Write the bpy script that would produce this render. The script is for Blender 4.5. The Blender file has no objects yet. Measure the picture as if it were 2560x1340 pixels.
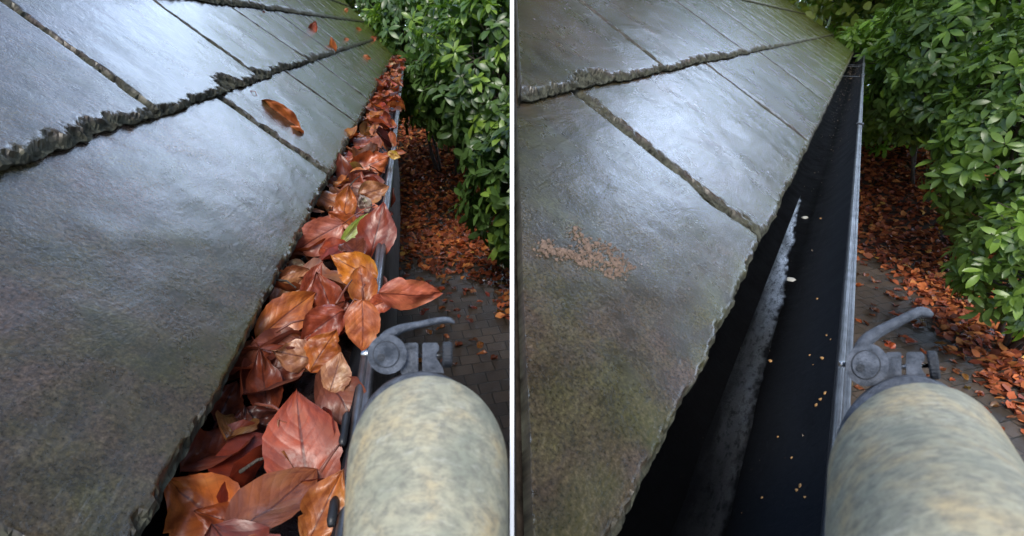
import bpy, math, random
import numpy as np
from math import radians as rad, pi, sin, cos
from mathutils import Vector, Matrix

SC = bpy.context.scene
COL = SC.collection
# ------------------------------------------------------------------ camera
FPX = 1260.0                      # focal length in photo pixels
HC = 2.2                          # camera height
PITCH = math.atan(600 / FPX)      # downward pitch
C0 = np.array([0.0, 0.0, HC])
FW = np.array([0, cos(PITCH), -sin(PITCH)])
UP = np.array([0, sin(PITCH), cos(PITCH)])
RT = np.array([1.0, 0, 0])
cam = bpy.data.cameras.new("camera")
camo = bpy.data.objects.new("camera", cam); COL.objects.link(camo)
cam.sensor_width = 36; cam.lens = 36 * FPX / 2560
camo.location = C0
camo.rotation_euler = (pi / 2 - PITCH, 0, 0)
cam.clip_start = 0.01; cam.clip_end = 500
cam.dof.use_dof = True; cam.dof.focus_distance = 0.7; cam.dof.aperture_fstop = 16.0
SC.camera = camo
# ------------------------------------------------------------------ light
SUN_AZ, SUN_EL = rad(182), rad(54)       # azimuth clockwise from +Y
W = bpy.data.worlds.new("World"); SC.world = W; W.use_nodes = True
nt = W.node_tree; nt.nodes.clear()
sky = nt.nodes.new("ShaderNodeTexSky"); sky.sky_type = 'NISHITA'; sky.sun_disc = False
sky.sun_elevation = SUN_EL; sky.sun_rotation = SUN_AZ
sky.air_density = 1.0; sky.dust_density = .8; sky.ozone_density = 1.2
bg = nt.nodes.new("ShaderNodeBackground"); bg.inputs[1].default_value = 0.10
wo = nt.nodes.new("ShaderNodeOutputWorld")
# broken bright cloud added low ahead, aimed to brighten the mirroring slates
def wn(ty, **kw):
    x = nt.nodes.new(ty)
    for k, v in kw.items(): setattr(x, k, v)
    return x
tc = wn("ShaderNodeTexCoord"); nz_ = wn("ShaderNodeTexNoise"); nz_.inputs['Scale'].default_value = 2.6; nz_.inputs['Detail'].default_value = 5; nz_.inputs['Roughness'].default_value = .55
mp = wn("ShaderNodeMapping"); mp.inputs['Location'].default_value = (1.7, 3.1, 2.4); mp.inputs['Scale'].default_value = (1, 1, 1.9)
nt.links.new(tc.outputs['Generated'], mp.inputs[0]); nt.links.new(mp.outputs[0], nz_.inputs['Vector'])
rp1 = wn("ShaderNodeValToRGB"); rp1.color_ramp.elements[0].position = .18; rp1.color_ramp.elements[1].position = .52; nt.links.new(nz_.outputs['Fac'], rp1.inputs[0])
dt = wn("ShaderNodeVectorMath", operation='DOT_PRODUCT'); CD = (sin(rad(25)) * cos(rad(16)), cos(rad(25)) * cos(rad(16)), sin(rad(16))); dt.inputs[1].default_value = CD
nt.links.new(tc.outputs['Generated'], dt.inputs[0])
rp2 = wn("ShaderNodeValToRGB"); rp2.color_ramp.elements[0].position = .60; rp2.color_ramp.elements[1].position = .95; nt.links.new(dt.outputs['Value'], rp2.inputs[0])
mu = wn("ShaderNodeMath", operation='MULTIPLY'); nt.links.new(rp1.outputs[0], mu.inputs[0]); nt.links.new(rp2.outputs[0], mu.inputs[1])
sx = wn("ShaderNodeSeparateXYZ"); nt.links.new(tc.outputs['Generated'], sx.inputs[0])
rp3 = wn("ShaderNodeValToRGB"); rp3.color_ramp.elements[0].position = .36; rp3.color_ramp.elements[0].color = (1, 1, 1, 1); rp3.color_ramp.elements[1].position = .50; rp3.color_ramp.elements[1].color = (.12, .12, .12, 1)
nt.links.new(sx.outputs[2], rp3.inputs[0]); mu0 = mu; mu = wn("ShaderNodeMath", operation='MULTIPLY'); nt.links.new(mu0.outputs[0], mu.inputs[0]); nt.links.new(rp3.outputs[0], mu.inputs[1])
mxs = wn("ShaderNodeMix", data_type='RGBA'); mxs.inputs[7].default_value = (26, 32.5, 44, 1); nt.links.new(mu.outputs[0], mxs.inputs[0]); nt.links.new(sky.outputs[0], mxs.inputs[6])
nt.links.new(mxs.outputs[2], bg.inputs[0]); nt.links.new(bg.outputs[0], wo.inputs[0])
sl = bpy.data.lights.new("sun", 'SUN'); sl.energy = 1.4; sl.angle = rad(28); sl.color = (1, .95, .86)
so = bpy.data.objects.new("sun", sl); COL.objects.link(so)
sd = Vector((sin(SUN_AZ) * cos(SUN_EL), cos(SUN_AZ) * cos(SUN_EL), sin(SUN_EL)))
so.rotation_euler = sd.to_track_quat('Z', 'Y').to_euler()
SC.view_settings.view_transform = 'Standard'; SC.view_settings.look = 'None'
SC.view_settings.exposure = 1.4; SC.view_settings.gamma = 1

# ------------------------------------------------------------------ helpers
def ray(x, y): return FW + RT * ((x - 1280) / FPX) + UP * ((670 - y) / FPX)
def atd(x, y, z): return C0 + ray(x, y) * z              # point seen at (x,y) at depth z
def onz(x, y, h):
    r = ray(x, y); return C0 + r * ((HC - h) / -r[2])
def project(P):
    d = np.asarray(P) - C0; z = d @ FW
    return 1280 + FPX * (d @ RT) / z, 670 - FPX * (d @ UP) / z, z
RNG = np.random.default_rng(7)
_tab = np.random.default_rng(3).random(65536)
def vnoise(x, y, seed=0):
    x = np.asarray(x, float); y = np.asarray(y, float)
    xi = np.floor(x).astype(np.int64); yi = np.floor(y).astype(np.int64)
    fx = x - xi; fy = y - yi; fx = fx * fx * (3 - 2 * fx); fy = fy * fy * (3 - 2 * fy)
    def h(a, b): return _tab[(a * 73856093 ^ b * 19349663 ^ seed * 83492791) & 65535]
    return ((h(xi, yi) * (1 - fx) + h(xi + 1, yi) * fx) * (1 - fy) + (h(xi, yi + 1) * (1 - fx) + h(xi + 1, yi + 1) * fx) * fy)
def fbm(x, y, seed=0, o=4):
    a = 0; w = 1; t = 0
    for k in range(o):
        a = a + vnoise(x * 2 ** k, y * 2 ** k, seed + k * 17) * w; t += w; w *= .5
    return a / t                                            # 0..1
def mesh(name, V, F, mat=None, uv=None, attrs=None, col=None, smooth=True):
    me = bpy.data.meshes.new(name)
    V = np.asarray(V, np.float32); n = len(V)
    if isinstance(F, np.ndarray):
        k = F.shape[1]; nf = len(F)
        me.vertices.add(n); me.vertices.foreach_set("co", V.ravel())
        me.loops.add(nf * k); me.loops.foreach_set("vertex_index", F.astype(np.int32).ravel())
        me.polygons.add(nf); me.polygons.foreach_set("loop_start", np.arange(0, nf * k, k, dtype=np.int32))
        me.polygons.foreach_set("loop_total", np.full(nf, k, np.int32))
        me.update(calc_edges=True)
    else:
        me.from_pydata(V.tolist(), [], F); me.update()
    if smooth: me.polygons.foreach_set("use_smooth", np.ones(len(me.polygons), bool))
    if uv is not None:
        li = np.empty(len(me.loops), np.int32); me.loops.foreach_get("vertex_index", li)
        l = me.uv_layers.new(name="UVMap"); l.data.foreach_set("uv", np.asarray(uv, np.float32)[li].ravel())
    for k, a in (attrs or {}).items():
        at = me.attributes.new(k, 'FLOAT', 'POINT'); at.data.foreach_set("value", np.asarray(a, np.float32))
    if col is not None:
        at = me.attributes.new("tint", 'FLOAT_COLOR', 'POINT')
        c = np.ones((n, 4), np.float32); c[:, :3] = col; at.data.foreach_set("color", c.ravel())
    me.validate()
    if mat: me.materials.append(mat)
    return me
def obj(name, me, parent=None, label=None, cat=None, group=None, kind=None):
    o = bpy.data.objects.new(name, me); COL.objects.link(o)
    if parent: o.parent = parent
    tag(o, label, cat, group, kind)
    return o
def tag(o, label=None, cat=None, group=None, kind=None):
    for k, v in (("label", label), ("category", cat), ("group", group), ("kind", kind)):
        if v: o[k] = v
    return o
def empty(name, loc, label, cat, group=None):
    o = bpy.data.objects.new(name, None); COL.objects.link(o); o.location = loc; o.empty_display_size = .05
    return tag(o, label, cat, group)
def gridF(nu, nv, off=0, closed=False):
    i = np.arange(nu - (0 if closed else 1)); j = np.arange(nv - 1)
    I, J = np.meshgrid(i, j, indexing='ij'); I2 = (I + 1) % nu
    return np.stack([I * nv + J, I2 * nv + J, I2 * nv + J + 1, I * nv + J + 1], -1).reshape(-1, 4) + off
def join(parts):
    V = []; F = []; o = 0
    for v, f in parts:
        v = np.asarray(v, float); V.append(v)
        F += [[int(a) + o for a in q] for q in f]; o += len(v)
    return np.concatenate(V), F
def box(c, ax, half):
    c = np.asarray(c, float); ax = [np.asarray(a, float) for a in ax]
    V = [c + ax[0] * half[0] * i + ax[1] * half[1] * j + ax[2] * half[2] * k for i in (-1, 1) for j in (-1, 1) for k in (-1, 1)]
    return np.array(V), [[0, 1, 3, 2], [4, 6, 7, 5], [0, 4, 5, 1], [2, 3, 7, 6], [0, 2, 6, 4], [1, 5, 7, 3]]
def tube(P, R, n=10, caps=True):
    P = [np.asarray(p, float) for p in P]; R = R if hasattr(R, '__len__') else [R] * len(P)
    V = []; prev = None
    for i, p in enumerate(P):
        d = P[min(i + 1, len(P) - 1)] - P[max(i - 1, 0)]; d = d / np.linalg.norm(d)
        if prev is None:
            a = np.cross(d, [0, 0, 1.0]);
            if np.linalg.norm(a) < .1: a = np.cross(d, [1.0, 0, 0])
        else: a = prev - d * (prev @ d)
        a = a / np.linalg.norm(a); prev = a; b = np.cross(d, a)
        for k in range(n):
            t = 2 * pi * k / n; V.append(p + (a * cos(t) + b * sin(t)) * R[i])
    F = []
    for i in range(len(P) - 1):
        for k in range(n):
            F.append([i * n + k, i * n + (k + 1) % n, (i + 1) * n + (k + 1) % n, (i + 1) * n + k])
    if caps: F.append(list(range(n))[::-1]); F.append([(len(P) - 1) * n + k for k in range(n)])
    return np.array(V), F
def bevel(o, w, seg=2):
    m = o.modifiers.new("bevel", 'BEVEL'); m.width = w; m.segments = seg; m.limit_method = 'ANGLE'; m.angle_limit = rad(35); return o

# ------------------------------------------------------------------ node helper
class N:
    def __init__(s, name):
        s.m = bpy.data.materials.new(name); s.m.use_nodes = True; s.t = s.m.node_tree; s.t.nodes.clear()
        s.out = s.t.nodes.new("ShaderNodeOutputMaterial")
    def n(s, ty, **kw):
        x = s.t.nodes.new(ty)
        for k, v in kw.items():
            if k.startswith('i_'):
                kk = k[2:]; x.inputs[int(kk) if kk.isdigit() else kk.replace('_', ' ')].default_value = v
            else: setattr(x, k, v)
        return x
    def l(s, a, b): s.t.links.new(a, b)
    def noise(s, vec, scale, detail=4, rough=.6, dist=0):
        x = s.n("ShaderNodeTexNoise"); x.inputs['Scale'].default_value = scale; x.inputs['Detail'].default_value = detail
        x.inputs['Roughness'].default_value = rough; x.inputs['Distortion'].default_value = dist
        if vec is not None: s.l(vec, x.inputs['Vector'])
        return x.outputs['Fac']
    def mapping(s, vec, scale=(1, 1, 1), rot=(0, 0, 0), loc=(0, 0, 0)):
        x = s.n("ShaderNodeMapping"); x.inputs['Scale'].default_value = scale; x.inputs['Rotation'].default_value = rot; x.inputs['Location'].default_value = loc
        s.l(vec, x.inputs[0]); return x.outputs[0]
    def ramp(s, fac, stops):
        x = s.n("ShaderNodeValToRGB"); e = x.color_ramp.elements
        while len(e) < len(stops): e.new(.5)
        for a, (p, c) in zip(e, stops):
            a.position = p; a.color = (c, c, c, 1) if not hasattr(c, '__len__') else (*c, 1)
        s.l(fac, x.inputs[0]); return x.outputs[0]
    def mix(s, fac, a, b, mode='MIX'):
        x = s.n("ShaderNodeMix", data_type='RGBA', blend_type=mode)
        for v, i in ((fac, 0), (a, 6), (b, 7)):
            if isinstance(v, bpy.types.NodeSocket): s.l(v, x.inputs[i])
            elif i == 0: x.inputs[0].default_value = v
            else: x.inputs[i].default_value = (*v, 1)
        return x.outputs[2]
    def math(s, op, a, b=0.0, c=None):
        x = s.n("ShaderNodeMath", operation=op)
        for i, v in enumerate((a, b) if c is None else (a, b, c)):
            if isinstance(v, bpy.types.NodeSocket): s.l(v, x.inputs[i])
            else: x.inputs[i].default_value = v
        return x.outputs[0]
    def bump(s, h, strength, dist=.01, nrm=None):
        x = s.n("ShaderNodeBump"); x.inputs['Strength'].default_value = strength; x.inputs['Distance'].default_value = dist
        s.l(h, x.inputs['Height'])
        if nrm is not None: s.l(nrm, x.inputs['Normal'])
        return x.outputs[0]
    def bsdf(s, color, rough, nrm=None, trans=None, transfac=.3, **kw):
        p = s.n("ShaderNodeBsdfPrincipled")
        for v, k in ((color, 'Base Color'), (rough, 'Roughness')):
            if isinstance(v, bpy.types.NodeSocket): s.l(v, p.inputs[k])
            else: p.inputs[k].default_value = (*v, 1) if k == 'Base Color' else v
        if nrm is not None: s.l(nrm, p.inputs['Normal'])
        for k, v in kw.items():
            k = k.replace('_', ' ')
            if isinstance(v, bpy.types.NodeSocket): s.l(v, p.inputs[k])
            else: p.inputs[k].default_value = v
        o = p.outputs[0]
        if trans is not None:
            t = s.n("ShaderNodeBsdfTranslucent")
            if isinstance(trans, bpy.types.NodeSocket): s.l(trans, t.inputs[0])
            else: t.inputs[0].default_value = (*trans, 1)
            mx = s.n("ShaderNodeMixShader"); mx.inputs[0].default_value = transfac
            s.l(o, mx.inputs[1]); s.l(t.outputs[0], mx.inputs[2]); o = mx.outputs[0]
        s.l(o, s.out.inputs[0]); return s.m
    def uv(s): return s.n("ShaderNodeUVMap").outputs[0]
    def objc(s): return s.n("ShaderNodeTexCoord").outputs['Object']
    def attr(s, nm, out='Fac'):
        return s.n("ShaderNodeAttribute", attribute_name=nm).outputs[out]

def mat_slate(name, rot, seedoff):
    s = N(name); uv = s.mapping(s.uv(), loc=(seedoff, seedoff * .7, 0))
    big = s.noise(uv, 2.6, 3, .55, .4); mid = s.noise(uv, 14, 5, .65, .3); fine = s.noise(uv, 170, 4, .7)
    streak = s.noise(s.mapping(uv, (14, 60, 1), (0, 0, rot)), 1.0, 5, .65, 1.2)
    grain = s.noise(uv, 420, 3, .7)
    base = s.ramp(big, [(.33, (.060, .052, .034)), (.46, (.090, .072, .060)), (.58, (.115, .085, .085)), (.72, (.14, .085, .045))])
    base = s.mix(s.ramp(mid, [(.42, 0.), (.66, .7)]), base, (.075, .082, .032))
    base = s.mix(.85, base, s.ramp(s.noise(uv, 300, 3, .75), [(.32, .25), (.5, .8), (.68, 1.9)]), 'MULTIPLY')
    base = s.mix(.7, base, s.ramp(s.noise(uv, 32, 5, .7), [(.35, .45), (.6, 1.35)]), 'MULTIPLY')
    green = s.math('MULTIPLY', s.attr('algae_reflect'), s.ramp(s.noise(uv, 9, 5, .7), [(.3, .25), (.65, 1.)]))
    base = s.mix(green, base, (.19, .25, .045))  # green holds painted tree reflections as well as eave algae
    rim = s.attr('rim')
    rimc = s.mix(s.ramp(s.noise(uv, 60, 4, .7), [(.35, 0.), (.65, 1.)]), (.014, .013, .010), (.095, .095, .070))
    base = s.mix(rim, s.mix(1., base, (.60, .54, .42), 'MULTIPLY'), rimc)
    r = s.ramp(s.noise(uv, 7, 5, .7), [(.3, .17), (.55, .26), (.75, .40)])
    r = s.math('ADD', r, s.math('MULTIPLY', rim, .6))
    h = s.math('ADD', s.math('MULTIPLY', streak, .8), s.math('ADD', s.math('MULTIPLY', mid, .9), s.math('MULTIPLY', grain, .22)))
    nb = s.bump(h, .38, .0022)
    nb = s.bump(fine, .35, .0016, nb)
    return s.bsdf(base, r, nb, Coat_Weight=s.math('MULTIPLY', s.math('SUBTRACT', 1.0, rim), .30), Coat_Roughness=.15, Coat_Normal=s.bump(streak, .35, .0022), Specular_IOR_Level=s.math('ADD', s.math('MULTIPLY', s.math('SUBTRACT', 1.0, rim), .45), .05))
M_SLATE = mat_slate("wet_slate", rad(28), 0)
M_SLATE2 = mat_slate("wet_slate_two", rad(20), 7.3)

def simple(name, c1, c2, scale, r1, r2, bump=.3, bd=.003, **kw):
    s = N(name); o = s.objc(); n = s.noise(o, scale, 6, .65)
    c = s.mix(s.ramp(n, [(.35, 0.), (.65, 1.)]), c1, c2)
    r = s.ramp(s.noise(o, scale * 2.3, 4, .6), [(.3, r1), (.7, r2)])
    return s.bsdf(c, r, s.bump(s.noise(o, scale * 6, 5, .7), bump, bd), **kw)
M_DECK = simple("dark_wood", (.02, .016, .012), (.045, .035, .026), 30, .5, .8)
M_CRUST = simple("slate_crust", (.022, .018, .014), (.075, .058, .045), 60, .75, .9, .6, .003, Specular_IOR_Level=.15)
M_BRICK_DARK = simple("render_wall", (.10, .09, .08), (.16, .14, .12), 6, .7, .9)
M_WHITE = simple("white_paint", (.80, .80, .79), (.86, .86, .85), 8, .35, .5, .05)
M_ZINC = simple("weathered_zinc", (.10, .105, .115), (.21, .22, .235), 25, .28, .5, .15, .001, Metallic=.75)
M_BLACK = simple("black_coated_metal", (.006, .006, .007), (.016, .017, .019), 40, .35, .6, .25, .001)
M_CLAMP = simple("blue_grey_cast_alloy", (.045, .054, .070), (.17, .19, .23), 150, .38, .62, .9, .0016, Metallic=.25)
M_CLAMPD = simple("dark_alloy", (.016, .019, .024), (.04, .045, .055), 160, .4, .65, .6, .001, Metallic=.2)
M_STEEL = simple("bright_steel", (.45, .45, .45), (.6, .6, .6), 60, .2, .35, .1, .001, Metallic=1.0)
M_BARK = simple("bark", (.05, .042, .03), (.12, .10, .08), 18, .7, .9, .9, .02)
def mat_gutter():
    s = N("gutter_lining"); uv = s.uv(); d = s.noise(s.mapping(uv, (6, 30, 1)), 1, 6, .7)
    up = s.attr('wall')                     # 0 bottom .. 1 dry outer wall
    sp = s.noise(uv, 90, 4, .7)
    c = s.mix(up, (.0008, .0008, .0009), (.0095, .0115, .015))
    c = s.mix(s.math('MULTIPLY', s.ramp(sp, [(.66, 0.), (.78, 1.)]), .25), c, (.06, .05, .04))
    c = s.mix(s.ramp(d, [(.5, 0.), (.75, .5)]), c, (.003, .0026, .003))
    r = s.ramp(s.noise(uv, 20, 5, .7), [(.3, .65), (.7, .9)])
    return s.bsdf(c, r, s.bump(s.noise(uv, 160, 5, .7), .5, .002), Specular_IOR_Level=s.math('ADD', s.math('MULTIPLY', up, .16), .03))
M_GUT = mat_gutter()
def mat_water():
    s = N("gutter_water"); uv = s.uv()
    n = s.noise(uv, 70, 6, .75); n2 = s.noise(s.mapping(uv, (14, 40, 1)), 1, 4, .6)
    wet = s.math('MULTIPLY', s.attr('wet'), s.ramp(s.noise(s.mapping(uv, (60, 170, 1)), 1, 5, .75), [(.36, .15), (.50, 1.)]))
    return s.bsdf(s.mix(wet, (.001, .001, .0013), s.mix(s.ramp(n, [(.4, 0.), (.7, 1.)]), (.002, .002, .002), (.014, .012, .011))), s.math('SUBTRACT', s.math('ADD', s.ramp(n2, [(.3, .12), (.7, .30)]), .5), s.math('MULTIPLY', wet, .5)),
                  s.bump(s.noise(uv, 240, 5, .85), 1.0, .0030, s.bump(n2, .2, .0015)), Specular_IOR_Level=s.math('ADD', s.math('MULTIPLY', wet, .7), .06), Coat_Weight=s.math('MULTIPLY', wet, .5), Coat_Roughness=.07)
M_WATER = mat_water()
def mat_sleeve():
    s = N("mottled_sleeve"); o = s.objc()
    n = s.noise(s.mapping(o, (190, 330, 240), (.6, .2, .4)), 1, 6, .78, .3); n2 = s.noise(o, 45, 3, .5, .3); n3 = s.noise(s.mapping(o, (90, 420, 200), (.3, .5, .6)), 1, 5, .75, .6)
    c = s.ramp(n2, [(.32, (.25, .26, .20)), (.5, (.37, .35, .25)), (.68, (.47, .37, .21))])
    c = s.mix(s.ramp(n, [(.38, .8), (.58, 0.)]), c, (.165, .16, .13))
    c = s.mix(s.ramp(n3, [(.55, 0.), (.75, .55)]), c, (.50, .49, .42))
    return s.bsdf(c, .55, s.bump(n3, .4, .001), Specular_IOR_Level=.3)
M_SLEEVE = mat_sleeve()
def mat_beech(objcol=True):
    s = N("beech_leaf" if objcol else "beech_litter")
    base = s.n("ShaderNodeObjectInfo").outputs['Color'] if objcol else s.attr('tint', 'Color')
    kw = {}
    if objcol:
        uv = s.uv(); sep = s.n("ShaderNodeSeparateXYZ"); s.l(uv, sep.inputs[0])
        au = s.math('ABSOLUTE', s.math('SUBTRACT', sep.outputs[0], .5))
        rnd = s.n("ShaderNodeObjectInfo").outputs['Random']
        wob = s.math('MULTIPLY', s.noise(uv, 5, 2, .5), .05)
        fr = s.math('FRACT', s.math('MULTIPLY', s.math('ADD', s.math('SUBTRACT', sep.outputs[1], s.math('MULTIPLY', au, .62)), wob), 8.5))
        lat = s.math('ABSOLUTE', s.math('SUBTRACT', fr, .5))                       # 0 at vein
        vein = s.ramp(lat, [(.0, 1.), (.03, .6), (.07, 0.)])
        mid = s.ramp(au, [(.0, 1.), (.012, .9), (.028, 0.)])
        v = s.math('MAXIMUM', s.math('MULTIPLY', vein, .25), mid)
        loc = s.n("ShaderNodeVectorMath", operation='ADD'); s.l(uv, loc.inputs[0])
        cmb = s.n("ShaderNodeCombineXYZ"); s.l(s.math('MULTIPLY', rnd, 37.0), cmb.inputs[0]); s.l(s.math('MULTIPLY', rnd, 11.0), cmb.inputs[1]); s.l(cmb.outputs[0], loc.inputs[1])
        mot = s.noise(loc.outputs[0], 3.2, 5, .65, .5); fine = s.noise(loc.outputs[0], 26, 4, .7)
        c = s.mix(s.ramp(mot, [(.38, .0), (.60, .9)]), base, s.mix(1., base, (.45, .33, .32), 'MULTIPLY'))
        c = s.mix(s.ramp(s.noise(loc.outputs[0], 2.1, 2, .5), [(.52, 0.), (.7, .35)]), c, s.mix(1., base, (1.15, 1.7, 1.4), 'MULTIPLY'))
        c = s.mix(s.ramp(fine, [(.58, 0.), (.78, .55)]), c, s.mix(1., base, (.35, .25, .22), 'MULTIPLY'))
        c = s.mix(v, c, s.mix(1., base, (.30, .20, .20), 'MULTIPLY'))
        bh = s.math('ADD', s.math('MULTIPLY', s.ramp(lat, [(0., 1.), (.25, .2), (.5, 0.)]), -.5), s.math('ADD', s.math('MULTIPLY', mid, -.6), s.math('MULTIPLY', mot, 1.0)))
        nb = s.bump(fine, .12, .0008, s.bump(bh, .4, .0010))
        r = s.ramp(mot, [(.35, .30), (.6, .58)])
        return s.bsdf(c, r, nb, s.mix(1., c, (1.5, 1.1, .8), 'MULTIPLY'), .22, Specular_IOR_Level=.5, Coat_Weight=s.ramp(fine, [(.4, .05), (.6, .35)]), Coat_Roughness=.2)
    return s.bsdf(base, .5, None, base, .15, Specular_IOR_Level=.25)
M_BEECH = mat_beech(True); M_LITTER = mat_beech(False)
def mat_foliage(name, rough, coat, tf):
    s = N(name); t = s.attr('tint', 'Color')
    g = s.noise(s.objc(), 60, 2, .5)
    c = s.mix(s.ramp(g, [(.4, 0.), (.7, .4)]), t, s.mix(1., t, (.7, .75, .6), 'MULTIPLY'))
    return s.bsdf(c, rough, s.bump(g, .15, .002), s.mix(1., t, (1.9, 2.2, .7), 'MULTIPLY'), tf, Specular_IOR_Level=.55, Coat_Weight=coat, Coat_Roughness=.18)
M_RHODO = mat_foliage("rhododendron_leaf", .36, .15, .30)
M_TREE = mat_foliage("tree_leaf", .5, 0., .35)
def mat_stemcol():
    s = N("leaf_stalk"); return s.bsdf((.16, .05, .03), .45)
M_STALK = mat_stemcol()
def mat_ground():
    s = N("brick_paving"); P = s.n("ShaderNodeNewGeometry").outputs['Position']
    w = s.n("ShaderNodeVectorMath", operation='ADD'); s.l(s.mapping(P, (1, 1, 0), (0, 0, rad(-14))), w.inputs[0])
    nz = s.n("ShaderNodeTexNoise"); nz.inputs['Scale'].default_value = 3; s.l(P, nz.inputs[0])
    sc_ = s.n("ShaderNodeVectorMath", operation='SCALE'); s.l(nz.outputs['Color'], sc_.inputs[0]); sc_.inputs['Scale'].default_value = .02; s.l(sc_.outputs[0], w.inputs[1])
    b = s.n("ShaderNodeTexBrick"); b.offset = .5; s.l(w.outputs[0], b.inputs['Vector'])
    b.inputs['Scale'].default_value = 1; b.inputs['Brick Width'].default_value = .15; b.inputs['Row Height'].default_value = .115
    b.inputs['Mortar Size'].default_value = .005; b.inputs['Mortar Smooth'].default_value = .5; b.inputs['Bias'].default_value = 0
    b.inputs['Color1'].default_value = (.050, .037, .027, 1); b.inputs['Color2'].default_value = (.092, .067, .050, 1); b.inputs['Mortar'].default_value = (.020, .018, .012, 1)
    n = s.noise(P, 4, 5, .7); n2 = s.noise(P, 60, 5, .7)
    c = s.mix(.55, b.outputs['Color'], s.ramp(n, [(.3, .45), (.7, 1.5)]), 'MULTIPLY')
    c = s.mix(s.ramp(n2, [(.68, 0.), (.80, .6)]), c, (.16, .13, .09))
    h = s.math('ADD', s.math('MULTIPLY', b.outputs['Fac'], -1.0), s.math('MULTIPLY', n2, .5))
    return s.bsdf(c, s.ramp(n, [(.3, .35), (.7, .65)]), s.bump(h, .7, .008))
M_GROUND = mat_ground()

# ------------------------------------------------------------------ ground
def gh(x, y):          # the garden rises in a low bank under the shrubs
    r = np.hypot(x, y); t = np.clip((r - 5.6) / 4.5, 0, 1)
    return .95 * t * t * (3 - 2 * t)
def build_ground():
    g = np.unique(np.concatenate([np.arange(-12, 12.01, .25), np.linspace(-160, -12, 14), np.linspace(12, 160, 14)]))
    X, Y = np.meshgrid(g, g, indexing='ij')
    Z = gh(X, Y) + .01 * (fbm(X * 1.3, Y * 1.3, 5) - .5)
    V = np.stack([X, Y, Z], -1).reshape(-1, 3)
    obj("ground", mesh("ground", V, gridF(len(g), len(g)), M_GROUND), kind="structure", label="dark wet brick paving rising to a soil bank under the shrubs")
build_ground()

# ------------------------------------------------------------------ roofs
HR = .30                       # camera height above the gutter rims
def roof_frame(vpx, rim, eave, rho):
    d = ray(vpx, 70); d[2] = 0; d /= np.linalg.norm(d)
    n = np.array([d[1], -d[0], 0.0]); w = -n * cos(rho) + np.array([0, 0, sin(rho)])
    Pr = onz(*rim, HC - HR); E = onz(*eave, HC - HR + .012)
    nn = np.cross(d, w); nn *= np.sign(nn[2])
    return dict(d=d, n=n, w=w, nn=nn, P=Pr, E=E, rho=rho)
RA = roof_frame(1020, (847, 1300), (372, 1300), rad(46))
RB = roof_frame(2165, (2060, 1324), (1530, 1320), rad(33))
TH = .0085
def rp(R, s, t, h=0.0):
    s = np.asarray(s, float)[..., None]; t = np.asarray(t, float)[..., None]; h = np.asarray(h, float)[..., None]
    return R['E'] + R['d'] * s + R['w'] * t + R['nn'] * h
def on_roof(R, x, y):
    r = ray(x, y); k = ((R['E'] - C0) @ R['nn']) / (r @ R['nn']); P = C0 + r * k
    return (P - R['E']) @ R['d'], (P - R['E']) @ R['w'], k

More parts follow.
